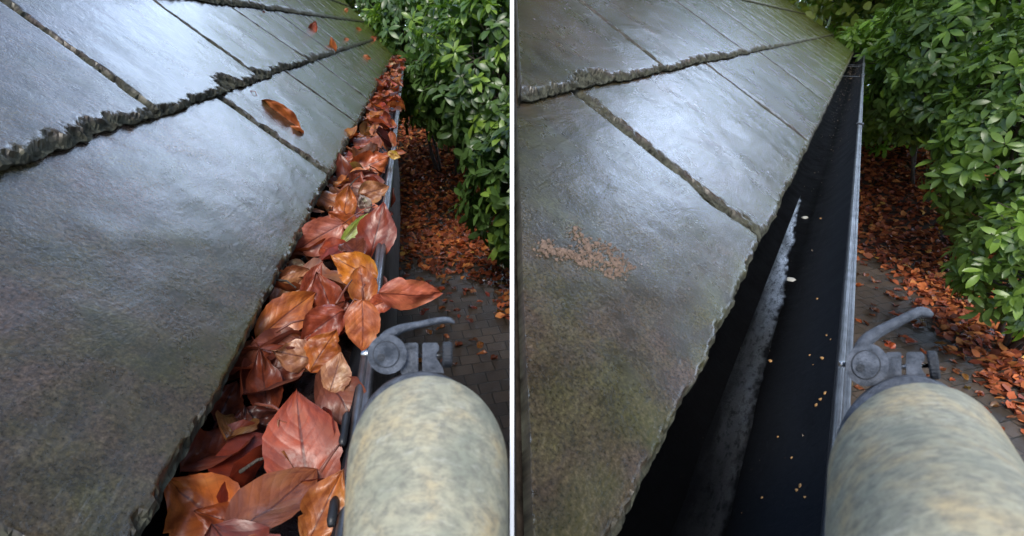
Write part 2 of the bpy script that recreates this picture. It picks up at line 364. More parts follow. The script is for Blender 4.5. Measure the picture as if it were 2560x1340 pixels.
def slate(R, root, c, t0, t1, expo, sb, st, seed, mat, wb=.016, wl=.012, wr=.004, res=None, reflect_s=(2.5, 5), clipx=None, chip=1.0, lift=.013, notch=None, gapr=None, label=None):
    """one riven slate: sb=(s0,s1) at its tail, st=(s0,s1) at its head"""
    smid = (sb[0] + sb[1]) / 2
    if res is None: res = .0028 if smid < .9 else .0045 if smid < 1.7 else .009 if smid < 3 else .02
    nu = max(12, int((sb[1] - sb[0]) / res)); nv = max(12, int((t1 - t0) / res))
    u = np.linspace(0, 1, nu)[:, None]; v = np.linspace(0, 1, nv)[None, :]
    t = t0 + v * (t1 - t0) + 0 * u
    a = sb[0] + (st[0] - sb[0]) * v; b = sb[1] + (st[1] - sb[1]) * v
    # ragged outline
    jb = (fbm(u * (sb[1] - sb[0]) * 60, 0 * u, seed, 4) - .5) * .009 * chip + (vnoise(u * (sb[1] - sb[0]) * 11, 0 * u, seed + 5) - .5) * .007 * chip
    if t0 < .01: jb = jb * .55
    t = t + jb * np.clip(1 - v * 3, 0, 1)
    jl = (fbm(v * (t1 - t0) * 30, 0 * v, seed + 9, 4) - .5) * .008
    jr = (fbm(v * (t1 - t0) * 30, 0 * v, seed + 19, 4) - .5) * .006
    gp_ = .0022 if smid < 1.7 else .0040 if smid < 3 else .007
    a = a + jl + gp_; b = b + jr - gp_
    if gapr: b = b - gapr[1] * np.exp(-((t - gapr[0]) / gapr[2]) ** 4) * (.6 + .8 * vnoise(t * 60, t * 0, seed))
    s = a + u * (b - a)
    if clipx is not None:      # verge plane
        sv = (clipx - R['E'][0] - t * R['w'][0]) / R['d'][0]
        keep = sv < b - .01
        s = np.where(s < sv, sv, s)
    db = t - t0 - jb; dl = s - a; dr = b - s
    n1 = (fbm(s * 55, t * 55, seed + 31, 4) - .5)
    n2 = (fbm(s * 26, t * 26, seed + 37, 3) - .5)
    nw = (vnoise(s * 6, t * 6, seed + 41))
    if t0 < .01: wb = wb * .55
    e = np.minimum(db / (wb * (.45 + 1.1 * nw)) + n1 * 1.3, dr / wr + n1 * .8)
    if clipx is None: e = np.minimum(e, dl / (wl * (.4 + 1.2 * vnoise(s * 9, t * 9, seed + 2))) + n1 * 1.5)
    else: e = np.minimum(e, np.where(sv > a - .02, 9, dl / wl + n1 * 1.5))
    if notch:                 # a spalled corner: (s,t,rs,rt)
        q = np.hypot((s - notch[0]) / notch[2], (t - notch[1]) / notch[3]) + n2 * .9
        e = np.minimum(e, np.clip((q - .55) * 2.2, .18, 9))
    e = np.clip(e, 0, 1)
    k = 5.0
    terr = (np.floor(e * k) + np.clip((e * k - np.floor(e * k)) * 3.0, 0, 1)) / k
    # splintered flakes: every cell of a jittered lattice is one tilted facet
    cs, ct = .013, .0085
    best = np.full(s.shape, 9e9); hv = np.zeros(s.shape)
    gi = np.floor(s / cs).astype(int); gj = np.floor((t + .35 * s) / ct).astype(int); tt = t + .35 * s
    for di in (-1, 0, 1):
        for dj in (-1, 0, 1):
            ci, cj = gi + di, gj + dj
            hx = _tab[(ci * 7919 ^ cj * 104729 ^ seed * 31) & 65535]; hy = _tab[(ci * 15485863 ^ cj * 32452843 ^ seed * 17) & 65535]; hz = _tab[(ci * 49979687 ^ cj * 86028121 ^ seed) & 65535]; hw = _tab[(ci * 6700417 ^ cj * 2147483 ^ seed * 5) & 65535]
            px_ = (ci + hx) * cs; py_ = (cj + hy) * ct; dd = ((s - px_) / cs) ** 2 + ((tt - py_) / ct) ** 2
            hc = (hz - .5) * .55 + (s - px_) * (hw - .5) * 70 + (tt - py_) * (hx - .5) * 90
            m = dd < best; best = np.where(m, dd, best); hv = np.where(m, hc, hv)
    h = TH * np.clip(terr + hv * np.clip((1 - e) * 6, 0, 1) * np.clip(e * 5, 0, 1), 0, 1.05)
    surf = (fbm(s * 9, t * 13, seed + 51, 3) - .5) * .0026 + n2 * .0005
    L = lift * (1 - (t - t0) / expo)
    H = L + h + surf * np.clip(e, 0, 1)
    rim = np.clip((1 - e) * 1.7, 0, 1)
    al = np.clip((s - reflect_s[0]) / (reflect_s[1] - reflect_s[0]), 0, 1) * .85 + np.clip(.05 - (t), 0, .05) * 7 * (t0 < .01) * np.clip(.3 + n2 * 3, 0, 1)  # far-end green paints in mirrored sunlit trees; eave green is algae
    V = rp(R, s, t, H).reshape(-1, 3)
    bs = rp(R, s, t, L + 0 * s - .0015)
    border = np.concatenate([np.arange(nu) * nv, (nu - 1) * nv + np.arange(1, nv), (np.arange(nu)[::-1][1:]) * nv + nv - 1, np.arange(nv)[::-1][1:]])
    base = bs.reshape(-1, 3)[border]; nb = len(border); off = nu * nv
    F = gridF(nu, nv)
    i = np.arange(nb - 1)
    F2 = np.stack([border[i], off + i, off + i + 1, border[i + 1]], -1)
    uv = np.stack([s + seed * .37, t + seed * .21], -1).reshape(-1, 2)
    uvb = np.concatenate([uv, uv[border]])
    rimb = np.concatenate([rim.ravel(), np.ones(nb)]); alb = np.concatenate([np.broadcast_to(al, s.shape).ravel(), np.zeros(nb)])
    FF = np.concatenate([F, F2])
    me = mesh("slate", np.concatenate([V, base]), FF, mat, uv=uvb, attrs=dict(rim=rimb, algae_reflect=alb))
    if len(me.polygons) == len(FF): me.polygons.foreach_set("use_smooth", (rimb[FF].max(1) < .25))
    o = obj("slate", me, root)
    return o

def build_roof(R, rows, s_end, mat, name, label, clipx=None, seed=0, s_start=None, opts=None, algae_reflect=(2.5, 5)):
    root = empty(name, R['E'], label, "roof")
    mw = Matrix.Translation(-Vector(R['E']))
    kids = []
    opts = opts or {}
    ntot = 0
    for c, (t0, expo, joints) in enumerate(rows):
        edges = list(joints)
        for i in range(len(edges) - 1):
            (b0, p0), (b1, p1) = edges[i], edges[i + 1]
            kw = dict(opts.get((c, i), {}))
            cx = None
            if clipx is not None:
                sv0 = (clipx - R['E'][0] - t0 * R['w'][0]) / R['d'][0]; sv1 = (clipx - R['E'][0] - (t0 + expo + .05) * R['w'][0]) / R['d'][0]
                if max(sv0, sv1) > b0: cx = clipx
                if sv0 > b1 - .02: continue
            kids.append(slate(R, root, c, t0, t0 + expo + .05, expo, (b0, b1), (p0, p1), seed + c * 31 + i * 7, mat, clipx=cx, reflect_s=algae_reflect, **kw)); ntot += 1
    return root, kids
def reparent(root, kids):
    for k in kids:
        k.parent = root; k.matrix_parent_inverse = Matrix.Translation(-root.location)

def jn(first, n, step, rng, skew=0):
    out = list(first); s = out[-1][0]; k = out[-1][1]
    for i in range(n):
        s += step * (0.85 + .3 * rng.random()); k = s - skew * (.6 + .5 * rng.random()); out.append((s, k))
    return out
rg = np.random.default_rng(11)
SA_END, SB_END = 6.9, 8.6
EA = .2375
def capend(j, e):
    j = [q for q in j if q[0] < e - .25]; j.append((e, e)); return j
rowsA = [
    (0.0, EA, capend(jn([(-.058, -.040), (.79, .77), (1.42, 1.33), (1.97, 1.87)], 12, .56, rg, .10), SA_END)),
    (EA, EA, capend(jn([(-.058, -.040), (.515, .545), (1.045, 1.0), (1.70, 1.50), (2.30, 2.08)], 11, .56, rg, .16), SA_END)),
    (EA * 2, .235, capend(jn([(-.058, -.040), (.75, .75), (1.35, 1.3), (1.95, 1.85)], 12, .56, rg, .1), SA_END)),
    (EA * 2 + .235, .235, capend(jn([(-.02, -.02), (.5, .5), (1.1, 1.1)], 13, .56, rg, .1), SA_END)),
]
EB = .352; EB2 = .47
rowsB = [
    (0.0, EB, capend(jn([(-.25, -.25), (.53, .515), (1.31, 1.35), (2.18, 2.28)], 13, .66, rg, 0), SB_END)),
    (EB, EB2, capend(jn([(-.25, -.25), (.95, .98), (1.91, 1.91), (2.60, 2.62), (3.03, 3.03)], 13, .62, rg, 0), SB_END)),
    (EB + EB2, EB2, capend(jn([(-.25, -.25), (.60, .6), (1.4, 1.4), (2.3, 2.3)], 13, .62, rg, 0), SB_END)),
    (EB + EB2 * 2, .36, capend(jn([(-.25, -.25), (1.0, 1.0), (1.9, 1.9)], 13, .62, rg, 0), SB_END)),
]
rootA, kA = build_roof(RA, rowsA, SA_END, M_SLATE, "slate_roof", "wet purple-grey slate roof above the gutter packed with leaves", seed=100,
    opts={(0, 0): dict(wl=.007, wb=.011, wr=.005), (1, 0): dict(wb=.014, wr=.004), (1, 1): dict(wb=.015, wl=.016, notch=(.86, EA + .0, .06, .035)), (0, 1): dict(wl=.017, wb=.014), (0, 2): dict(wl=.014), (0, 3): dict(wl=.014),
          (1, 2): dict(wb=.016, notch=(1.08, EA, .08, .03)), (1, 3): dict(wb=.02)})
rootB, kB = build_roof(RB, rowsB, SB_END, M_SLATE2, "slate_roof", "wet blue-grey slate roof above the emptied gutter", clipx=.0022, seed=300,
    opts={(0, 0): dict(wb=.012, wr=.004, gapr=(.085, .013, .035)), (0, 1): dict(wl=.026, wb=.016), (0, 2): dict(wl=.018, wb=.018), (0, 3): dict(wl=.02), (1, 0): dict(wb=.018, wr=.004, notch=(.60, EB, .09, .035)), (1, 1): dict(wb=.017, wl=.015), (1, 2): dict(wl=.02, wb=.018)}, algae_reflect=(1.6, 4.5))

def slab(R, s0, s1, t0, t1, h0, h1, clipx=None):
    V = []
    for h in (h0, h1):
        for t in (t0, t1):
            a = s0
            if clipx is not None: a = (clipx - R['E'][0] - t * R['w'][0] - h * R['nn'][0]) / R['d'][0]
            V += [rp(R, a, t, h), rp(R, s1, t, h)]
    return np.array(V), [[0, 2, 3, 1], [4, 5, 7, 6], [0, 1, 5, 4], [2, 6, 7, 3], [0, 4, 6, 2], [1, 3, 7, 5]]
def roof_under(R, root, kids, s0, s1, tmax, clipx=None):
    v, f = slab(R, s0 + .01, s1 - .005, .012, tmax, -.022, -.0025, clipx)
    kids.append(obj("roof_deck", mesh("roof_deck", v, f, M_CRUST, smooth=False), root))
    # fascia board under the eave
    c = R['E'] + R['d'] * (s0 + s1) / 2 - R['n'] * .030 + np.array([0, 0, -.095])
    if clipx is None: v, f = box(c, (R['d'], R['n'], (0, 0, 1)), ((s1 - s0) / 2, .010, .075))
    else:
        sa = (clipx + .004 - c[0] + R['n'][0] * .0) / R['d'][0] + (s0 + s1) / 2
        sa = max(sa, s0)
        c2 = c + R['d'] * ((sa + s1) / 2 - (s0 + s1) / 2)
        v, f = box(c2, (R['d'], R['n'], (0, 0, 1)), ((s1 - sa) / 2, .010, .075))
    kids.append(obj("fascia", mesh("fascia", v, f, M_DECK, smooth=False), root))
roof_under(RA, rootA, kA, -.034, SA_END, EA * 2 + .48)
roof_under(RB, rootB, kB, -.12, SB_END, EB + EB2 * 2 + .40, clipx=.0026)
# added white divider on the cut roof edge, widening with camera distance
def verge():
    V = []; ts = np.linspace(-.01, EB + EB2 * 2 + .39, 40)
    for t in ts:
        s = (0 - RB['E'][0] - t * RB['w'][0]) / RB['d'][0]
        p = rp(RB, s, t, 0.0); p[0] = 0; z = (p - C0) @ FW
        w = .0039 * z
        for dx, dz in ((-w, .027), (w, .027), (w, -.10), (-w, -.10)): V.append(p + np.array([dx, 0, dz]))
    F = [[i * 4 + k, i * 4 + (k + 1) % 4, (i + 1) * 4 + (k + 1) % 4, (i + 1) * 4 + k] for i in range(len(ts) - 1) for k in range(4)]
    F += [[3, 2, 1, 0], [len(V) - 4, len(V) - 3, len(V) - 2, len(V) - 1]]
    kB.append(obj("divider_strip", mesh("divider_strip", V, F, M_WHITE, smooth=False), rootB, label="white divider strip added along the cut edge of the roof"))
verge()
reparent(rootA, kA); reparent(rootB, kB)
# the walls under the roofs
def walls(R, s0, s1, depth, name, label, clip=False):
    zt = HC - HR - .12; z0 = -.05
    a = R['E'] + R['d'] * s0 - R['n'] * .09; b = R['E'] + R['d'] * s1 - R['n'] * .09
    c = b - R['n'] * depth; dd = a - R['n'] * depth
    if clip:
        # gable follows the plane of the cut verge
        s_ = (.006 - (R['E'] - R['n'] * .09)[0]) / R['d'][0]; a = R['E'] + R['d'] * s_ - R['n'] * .09
        q = R['E'] - R['n'] * (.09 + depth); s2 = (.006 - q[0]) / R['d'][0]; dd = q + R['d'] * s2
    pts = [a, b, c, dd]; V = []
    for z in (z0, zt):
        for p in pts: V.append([p[0], p[1], z])
    V[6][2] = V[7][2] = zt + (depth - .02) * math.tan(R['rho']) - .05
    F = [[0, 1, 5, 4], [1, 2, 6, 5], [2, 3, 7, 6], [3, 0, 4, 7], [4, 5, 6, 7]]
    o = obj(name, mesh(name, V, F, M_BRICK_DARK, smooth=False), label=label, cat="wall")
walls(RA, .02, SA_END - .05, .55, "house_wall", "grey rendered wall below the roof with the leaf-filled gutter")
walls(RB, 0, SB_END - .05, 1.0, "house_wall", "grey rendered wall below the roof with the clean gutter", clip=True)

# ------------------------------------------------------------------ gutters
GW = (RA['P'] - RA['E']) @ RA['n']          # eave to rim
def gp(R, s, c, z):      # point in gutter coordinates: along, outward from the eave line, height relative to rim
    return R['E'] + R['d'] * s + R['n'] * c + np.array([0, 0, -.012 + z])
def gutter(R, s0, s1, label, depth=.072):
    root = empty("gutter", gp(R, s0, 0, 0), label, "gutter")
    kids = []
    w = (R['P'] - R['E']) @ R['n']; c0 = -.018
    prof = []
    for k in range(25):
        a = pi * k / 24
        x = (1 - cos(a)) / 2; z = -sin(a) ** (.72 if x < .5 else 2.0)
        prof.append((c0 + (w - c0) * x, z * depth, ))
    ns = 160; ss = np.linspace(s0, s1, ns)
    def sweep(pr):
        pr = np.array(pr); V = np.array([[gp(R, s, c, z) for c, z in pr] for s in ss])
        return V.reshape(-1, 3), gridF(ns, len(pr))
    V, F = sweep(prof)
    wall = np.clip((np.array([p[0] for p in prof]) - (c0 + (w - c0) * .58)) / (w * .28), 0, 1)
    uv = np.stack(np.broadcast_arrays(ss[:, None], np.array([p[0] for p in prof])[None, :]), -1).reshape(-1, 2)
    o = obj("trough", mesh("trough", V, F, M_GUT, uv=uv, attrs=dict(wall=np.tile(wall, ns))), root)
    m = o.modifiers.new("thickness", 'SOLIDIFY'); m.thickness = .0016; m.offset = -1
    kids.append(o)
    # rolled rim in two steps
    rim = [(w - .001, -.006), (w - .001, .001), (w + .0015, .0034), (w + .0045, .0034), (w + .0060, .0012), (w + .0068, .0004), (w + .0085, .0022), (w + .0112, .0018), (w + .0125, -.001), (w + .0120, -.009), (w + .009, -.013), (w + .001, -.013)]
    V, F = sweep(rim + [rim[0]])
    kids.append(obj("rim", mesh("rim", V, F, M_ZINC, smooth=True), root))
    for nm, s in (("end_cap", s1),):
        pts = [gp(R, s, c, z) for c, z in prof]; pts2 = [gp(R, s + .003, c, z) for c, z in prof]; n = len(pts)
        kids.append(obj(nm, mesh(nm, pts + pts2, [list(range(n)), [n + i for i in range(n)][::-1]] + [[i, (i + 1) % n, n + (i + 1) % n, n + i] for i in range(n)], M_BLACK, smooth=False), root))
    return root, kids, w
gA, gkA, wA = gutter(RA, -.12, SA_END, "black half-round gutter heaped with rust-coloured leaves")
gB, gkB, wB = gutter(RB, -.09, SB_END, "black half-round gutter cleared of leaves, wet along its bottom")
def s_at(R, x, y, c, z):   # gutter station seen at a pixel
    P = onz(x, y, HC - HR + z); return (P - R['E']) @ R['d']
def clip(R, kids, root, s, w, L=.018, strap=True):
    parts = []
    parts.append(box(gp(R, s, w + .006, .0045), (R['d'], R['n'], (0, 0, 1)), (L / 2, .0095, .0018)))
    parts.append(box(gp(R, s, w + .0150, -.006), (R['d'], R['n'], (0, 0, 1)), (L / 2, .0015, .012)))
    parts.append(box(gp(R, s, w - .0035, -.004), (R['d'], R['n'], (0, 0, 1)), (L / 2, .0013, .009)))
    if strap: parts.append(box(gp(R, s, w / 2 - .01, -.010), (R['d'], R['n'], (0, 0, 1)), (L / 3, w / 2, .0012)))
    v, f = join(parts)
    kids.append(obj("bracket", mesh("bracket", v, f, M_ZINC if strap else M_BLACK, smooth=False), root))
for x, y in ((2147, 312), (2156, 188), (2158, 160)): clip(RB, gkB, gB, s_at(RB, x, y, 0, 0), wB, strap=(y != 312))
for s in (5.5, 7.4): clip(RB, gkB, gB, s, wB)
clip(RA, gkA, gA, 1.95, wA, strap=False)
def rod(kids, root, R, s0, s1, c, z, r):
    v, f = tube([gp(R, s0, c, z), gp(R, s0 + .004, c, z + .001), gp(R, s1 - .004, c, z + .001), gp(R, s1, c, z)], [r * .7, r, r, r * .7], 12)
    kids.append(obj("bracket_arm", mesh("bracket_arm", v, f, M_BLACK), root))
sa1 = s_at(RA, 845, 1130, 0, 0); sa2 = s_at(RA, 855, 1050, 0, 0)
rod(gkA, gA, RA, sa1, sa2, wA - .004, .006, .0032)
rod(gkA, gA, RA, s_at(RA, 835, 1330, 0, 0), s_at(RA, 838, 1262, 0, 0), wA - .003, .006, .0032)
reparent(gA, gkA); reparent(gB, gkB)
# film of rainwater lying in the clear gutter: soft on the roof side, ragged on the rim side
def water_film():
    edge_px = [(2003, 440), (2001, 500), (1988, 560), (1990, 592), (1972, 640), (1968, 700), (1958, 760), (1940, 820), (1925, 880), (1918, 905), (1900, 980), (1885, 1040), (1868, 1120), (1850, 1200), (1828, 1290), (1812, 1340)]
    depth = .066; pts = []
    for x, y in edge_px:
        P = onz(x, y, HC - HR - depth); pts.append(((P - RB['E']) @ RB['d'], (P - RB['E']) @ RB['n']))
    pts.sort(); ps = np.array([p[0] for p in pts]); pc = np.array([p[1] for p in pts])
    ss = np.linspace(-.08, ps[-1] + .02, 700); nv = 22
    e = np.interp(ss, ps, pc); e = e + (fbm(ss * 60, ss * 0, 77, 4) - .5) * .007 * vnoise(ss * 9, ss * 0, 4) + (fbm(ss * 12, ss * 0, 70, 2) - .5) * .004
    far = np.clip((ss - ps[-1]) / .5, 0, 1); 
    lo = np.maximum(.002 * fbm(ss * 6, ss * 0, 78), e - .034 - .008 * fbm(ss * 5, ss * 0, 71))
    e = np.maximum(e, lo + .004)
    v = np.linspace(0, 1, nv); Cc = lo[:, None] + (e - lo)[:, None] * v[None, :]
    S = ss[:, None] + 0 * Cc
    Z = -depth + .0008 * (fbm(S * 40, Cc * 120, 79) - .5) * 0
    V = RB['E'] + RB['d'] * S[..., None] + RB['n'] * Cc[..., None] + np.array([0, 0, 1.0]) * (Z - .012)[..., None]
    obj("water", mesh("water", V.reshape(-1, 3), gridF(len(ss), nv), M_WATER, uv=np.stack([S, Cc], -1).reshape(-1, 2), attrs=dict(wet=np.clip((v[None, :] + (fbm(S * 18, Cc * 90, 81) - .5) * .5 - .12) / .85, 0, 1).ravel() * (.55 + .45 * np.clip((S.ravel() - .15) / .4, 0, 1)) * np.clip((1.02 - np.broadcast_to(v[None, :], S.shape).ravel()) / .16 + (fbm(S * 70, Cc * 200, 83).ravel() - .62) * 2.2, 0, 1) * np.clip((ss.max() - S.ravel()) / .35, 0, 1))), kind="structure", label="thin film of rainwater shining along the bottom of the clear gutter")
    return ps, pc
water_film()
# dark leaf mulch under the leaves
def mulch():
    ss = np.linspace(-.1, SA_END - .02, 900); v = np.linspace(0, 1, 14)
    Cc = (-.014 + (wA + .011) * v)[None, :] + 0 * ss[:, None]; S = ss[:, None] + 0 * Cc
    Z = -.030 - .018 * (1 - np.sin(np.pi * v))[None, :] * 0 + .022 * (fbm(S * 22, Cc * 26, 90) - .5) - .012 * np.clip(1 - S / .35, 0, 1)
    V = RA['E'] + RA['d'] * S[..., None] + RA['n'] * Cc[..., None] + np.array([0, 0, 1.0]) * (Z - .012)[..., None]
    s = N("leaf_mulch"); uv = s.uv(); n = s.noise(uv, 60, 6, .7, .6)
    m = s.bsdf(s.ramp(n, [(.35, (.004, .003, .003)), (.6, (.020, .008, .005)), (.75, (.05, .018, .008))]), s.ramp(n, [(.3, .15), (.7, .5)]), s.bump(n, .9, .006))
    obj("leaf_mulch", mesh("leaf_mulch", V.reshape(-1, 3), gridF(len(ss), 14), m, uv=np.stack([S, Cc], -1).reshape(-1, 2)), kind="stuff", label="black rotting leaf mulch under the leaves in the packed gutter")
mulch()

# ------------------------------------------------------------------ leaves
def leafV(L, Wd, fold=.15, across=0., along=0., twist=0., wave=.05, seed=0, nu=9, nv=13, shape='beech', sag=0.):
    r = np.random.default_rng(seed)
    u = np.linspace(-1, 1, nu)[:, None]; v = np.linspace(0, 1, nv)[None, :]
    if shape == 'beech': wv = np.sin(pi * v ** .86) ** .70 * (1 - .18 * v) * (1 - .45 * np.clip((v - .62) / .38, 0, 1) ** 1.3)
    elif shape == 'lance': wv = np.sin(pi * v ** 1.0) ** .8 * .9
    else: wv = np.sin(pi * v ** .8) ** .55
    nick = 1 - .55 * wave * 3 * np.exp(-((v - r.uniform(.25, .8)) / .035) ** 2) * (u * r.choice([-1, 1]) > .2) * (nu > 5)
    wv = wv * nick * (1 + .05 * (np.abs(((v * 8.5) % 1) - .5) * 2 - .5) * (v > .1) * (v < .95) + .05 * np.sin(v * 9 + r.random() * 6))
    x = u * wv * Wd / 2 + .03 * Wd * np.sin(v * 3 + r.random() * 6) * (v > 0)
    y = v * L + 0 * u + .02 * L * np.abs(u) * np.sin(pi * v)
    ph = r.random(4) * 6.28
    cr_ = wave * Wd * 1.5
    z = cr_ * (vnoise(u * 1.7 + 9 + seed % 97, v * 4.3 + 0 * u, seed) - .5) + cr_ * .6 * (vnoise(u * 3.3 + 5, v * 9 + 0 * u, seed + 1) - .5) + fold * np.abs(x) + wave * Wd * (np.sin(v * 7 + ph[0] + u * 1.5) * u ** 2 * .5 + .35 * np.sin(v * 13 + ph[1]) * np.abs(u) ** 3 + .25 * np.sin(u * 3 + v * 4 + ph[2]))
    z = z + .0002 * np.cos((v - .31 * np.abs(u)) * 8.5 * 2 * pi) * (1 - np.abs(u) ** 4) * (L / .08)
    if abs(across) > 1e-3:
        th = across * u; rr = (Wd / 2) / across
        x2 = np.sin(th) * rr * wv; z = z + (1 - np.cos(th)) * rr * wv; x = x2 + (x - u * wv * Wd / 2)
    if abs(twist) > 1e-3:
        a = twist * (v - .3); x, z = x * np.cos(a) - z * np.sin(a), x * np.sin(a) + z * np.cos(a)
    if abs(along) > 1e-3:
        k = along / L; a = y * k; yb = np.sin(a) / k; zb = (1 - np.cos(a)) / k
        y, z = yb - z * np.sin(a), zb + z * np.cos(a)
    return np.stack([x + 0 * v, y, z + 0 * v], -1), u, v
def leaf_mesh(stalk=False, **kw):
    nu = kw.get('nu', 9); nv = kw.get('nv', 13)
    P, u, v = leafV(**kw)
    uv = np.stack(np.broadcast_arrays(u * .5 + .5, v), -1).reshape(-1, 2)
    return mesh("leaf_blade", P.reshape(-1, 3), gridF(nu, nv), M_BEECH, uv=uv)
CFs = .94
CF = dict(rust=(.42, .105, .030), red=(.36, .070, .026), orange=(.50, .145, .030), bright=(.62, .20, .020), tan=(.46, .20, .085), pale=(.46, .33, .23), dark=(.085, .018, .010),
          maroon=(.19, .040, .016), brown=(.28, .095, .035), pink=(.46, .13, .07), yellow=(.62, .36, .05), green=(.30, .37, .06), grey=(.42, .34, .27))
CF = {k: tuple(c * CFs for c in v) for k, v in CF.items()}
def basis_cam(P, tip_deg, tilt=0., roll=0.):
    """leaf facing the viewer's side: tip_deg = direction of the tip measured in the picture plane (0 right, 90 up), tilt leans the tip away (+) or near, roll about the midrib"""
    nrm = C0 - P; nrm /= np.linalg.norm(nrm)
    a = rad(tip_deg); yv = RT * cos(a) + UP * sin(a); yv -= nrm * (yv @ nrm); yv /= np.linalg.norm(yv)
    xv = np.cross(yv, nrm)
    M = Matrix((Vector(xv), Vector(yv), Vector(nrm))).transposed()
    return M @ Matrix.Rotation(-tilt, 3, 'X') @ Matrix.Rotation(roll, 3, 'Y')
def place_leaf(px, py, dz, Lpx, Wpx, tip, color, label, tilt=0., roll=0., stalk=0, z=None, roofR=None, roofh=.01, group=None, jitter=0, name="beech_leaf", **kw):
    P = onz(px, py, HC - HR + dz) if roofR is None else None
    if roofR is not None:
        s, t, k = on_roof(roofR, px, py); P = rp(roofR, s, t, roofh + .012)
    if z is not None: P = atd(px, py, z)
    depth = (P - C0) @ FW
    L = Lpx * depth / FPX; Wd = Wpx * depth / FPX
    ct = max(.35, cos(tilt)); L /= ct
    kw['wave'] = kw.get('wave', .05) * 1.45
    me = leaf_mesh(L=L, Wd=Wd / max(.4, cos(roll)), nu=13, nv=21, seed=int(px * 7 + py), **kw)
    M = basis_cam(P, tip, tilt, roll)
    off = M @ Vector((0, L * .5, 0))
    o = obj(name, me, label=label, cat="leaf", group=group)
    M4 = M.to_4x4(); M4.translation = Vector(P) - off
    o.matrix_world = M4
    o.color = (*CF[color], 1) if isinstance(color, str) else (*color, 1)
    if stalk:
        ll = stalk * depth / FPX; r = random.Random(px)
        v, f = tube([(0, .001, 0), (ll * .05, -ll * .35, ll * .1), (ll * .02 + r.uniform(-.2, .2) * ll, -ll * .7, ll * .12), (r.uniform(-.3, .3) * ll, -ll, ll * .05)], [.0009, .0008, .0008, .0012], 6)
        v2, f2 = tube([(0, .0, .0004), (0, L * .25, .0006)], [.0009, .0004], 6)
        obj("stalk", mesh("stalk", v, f, M_STALK), o)
    return o
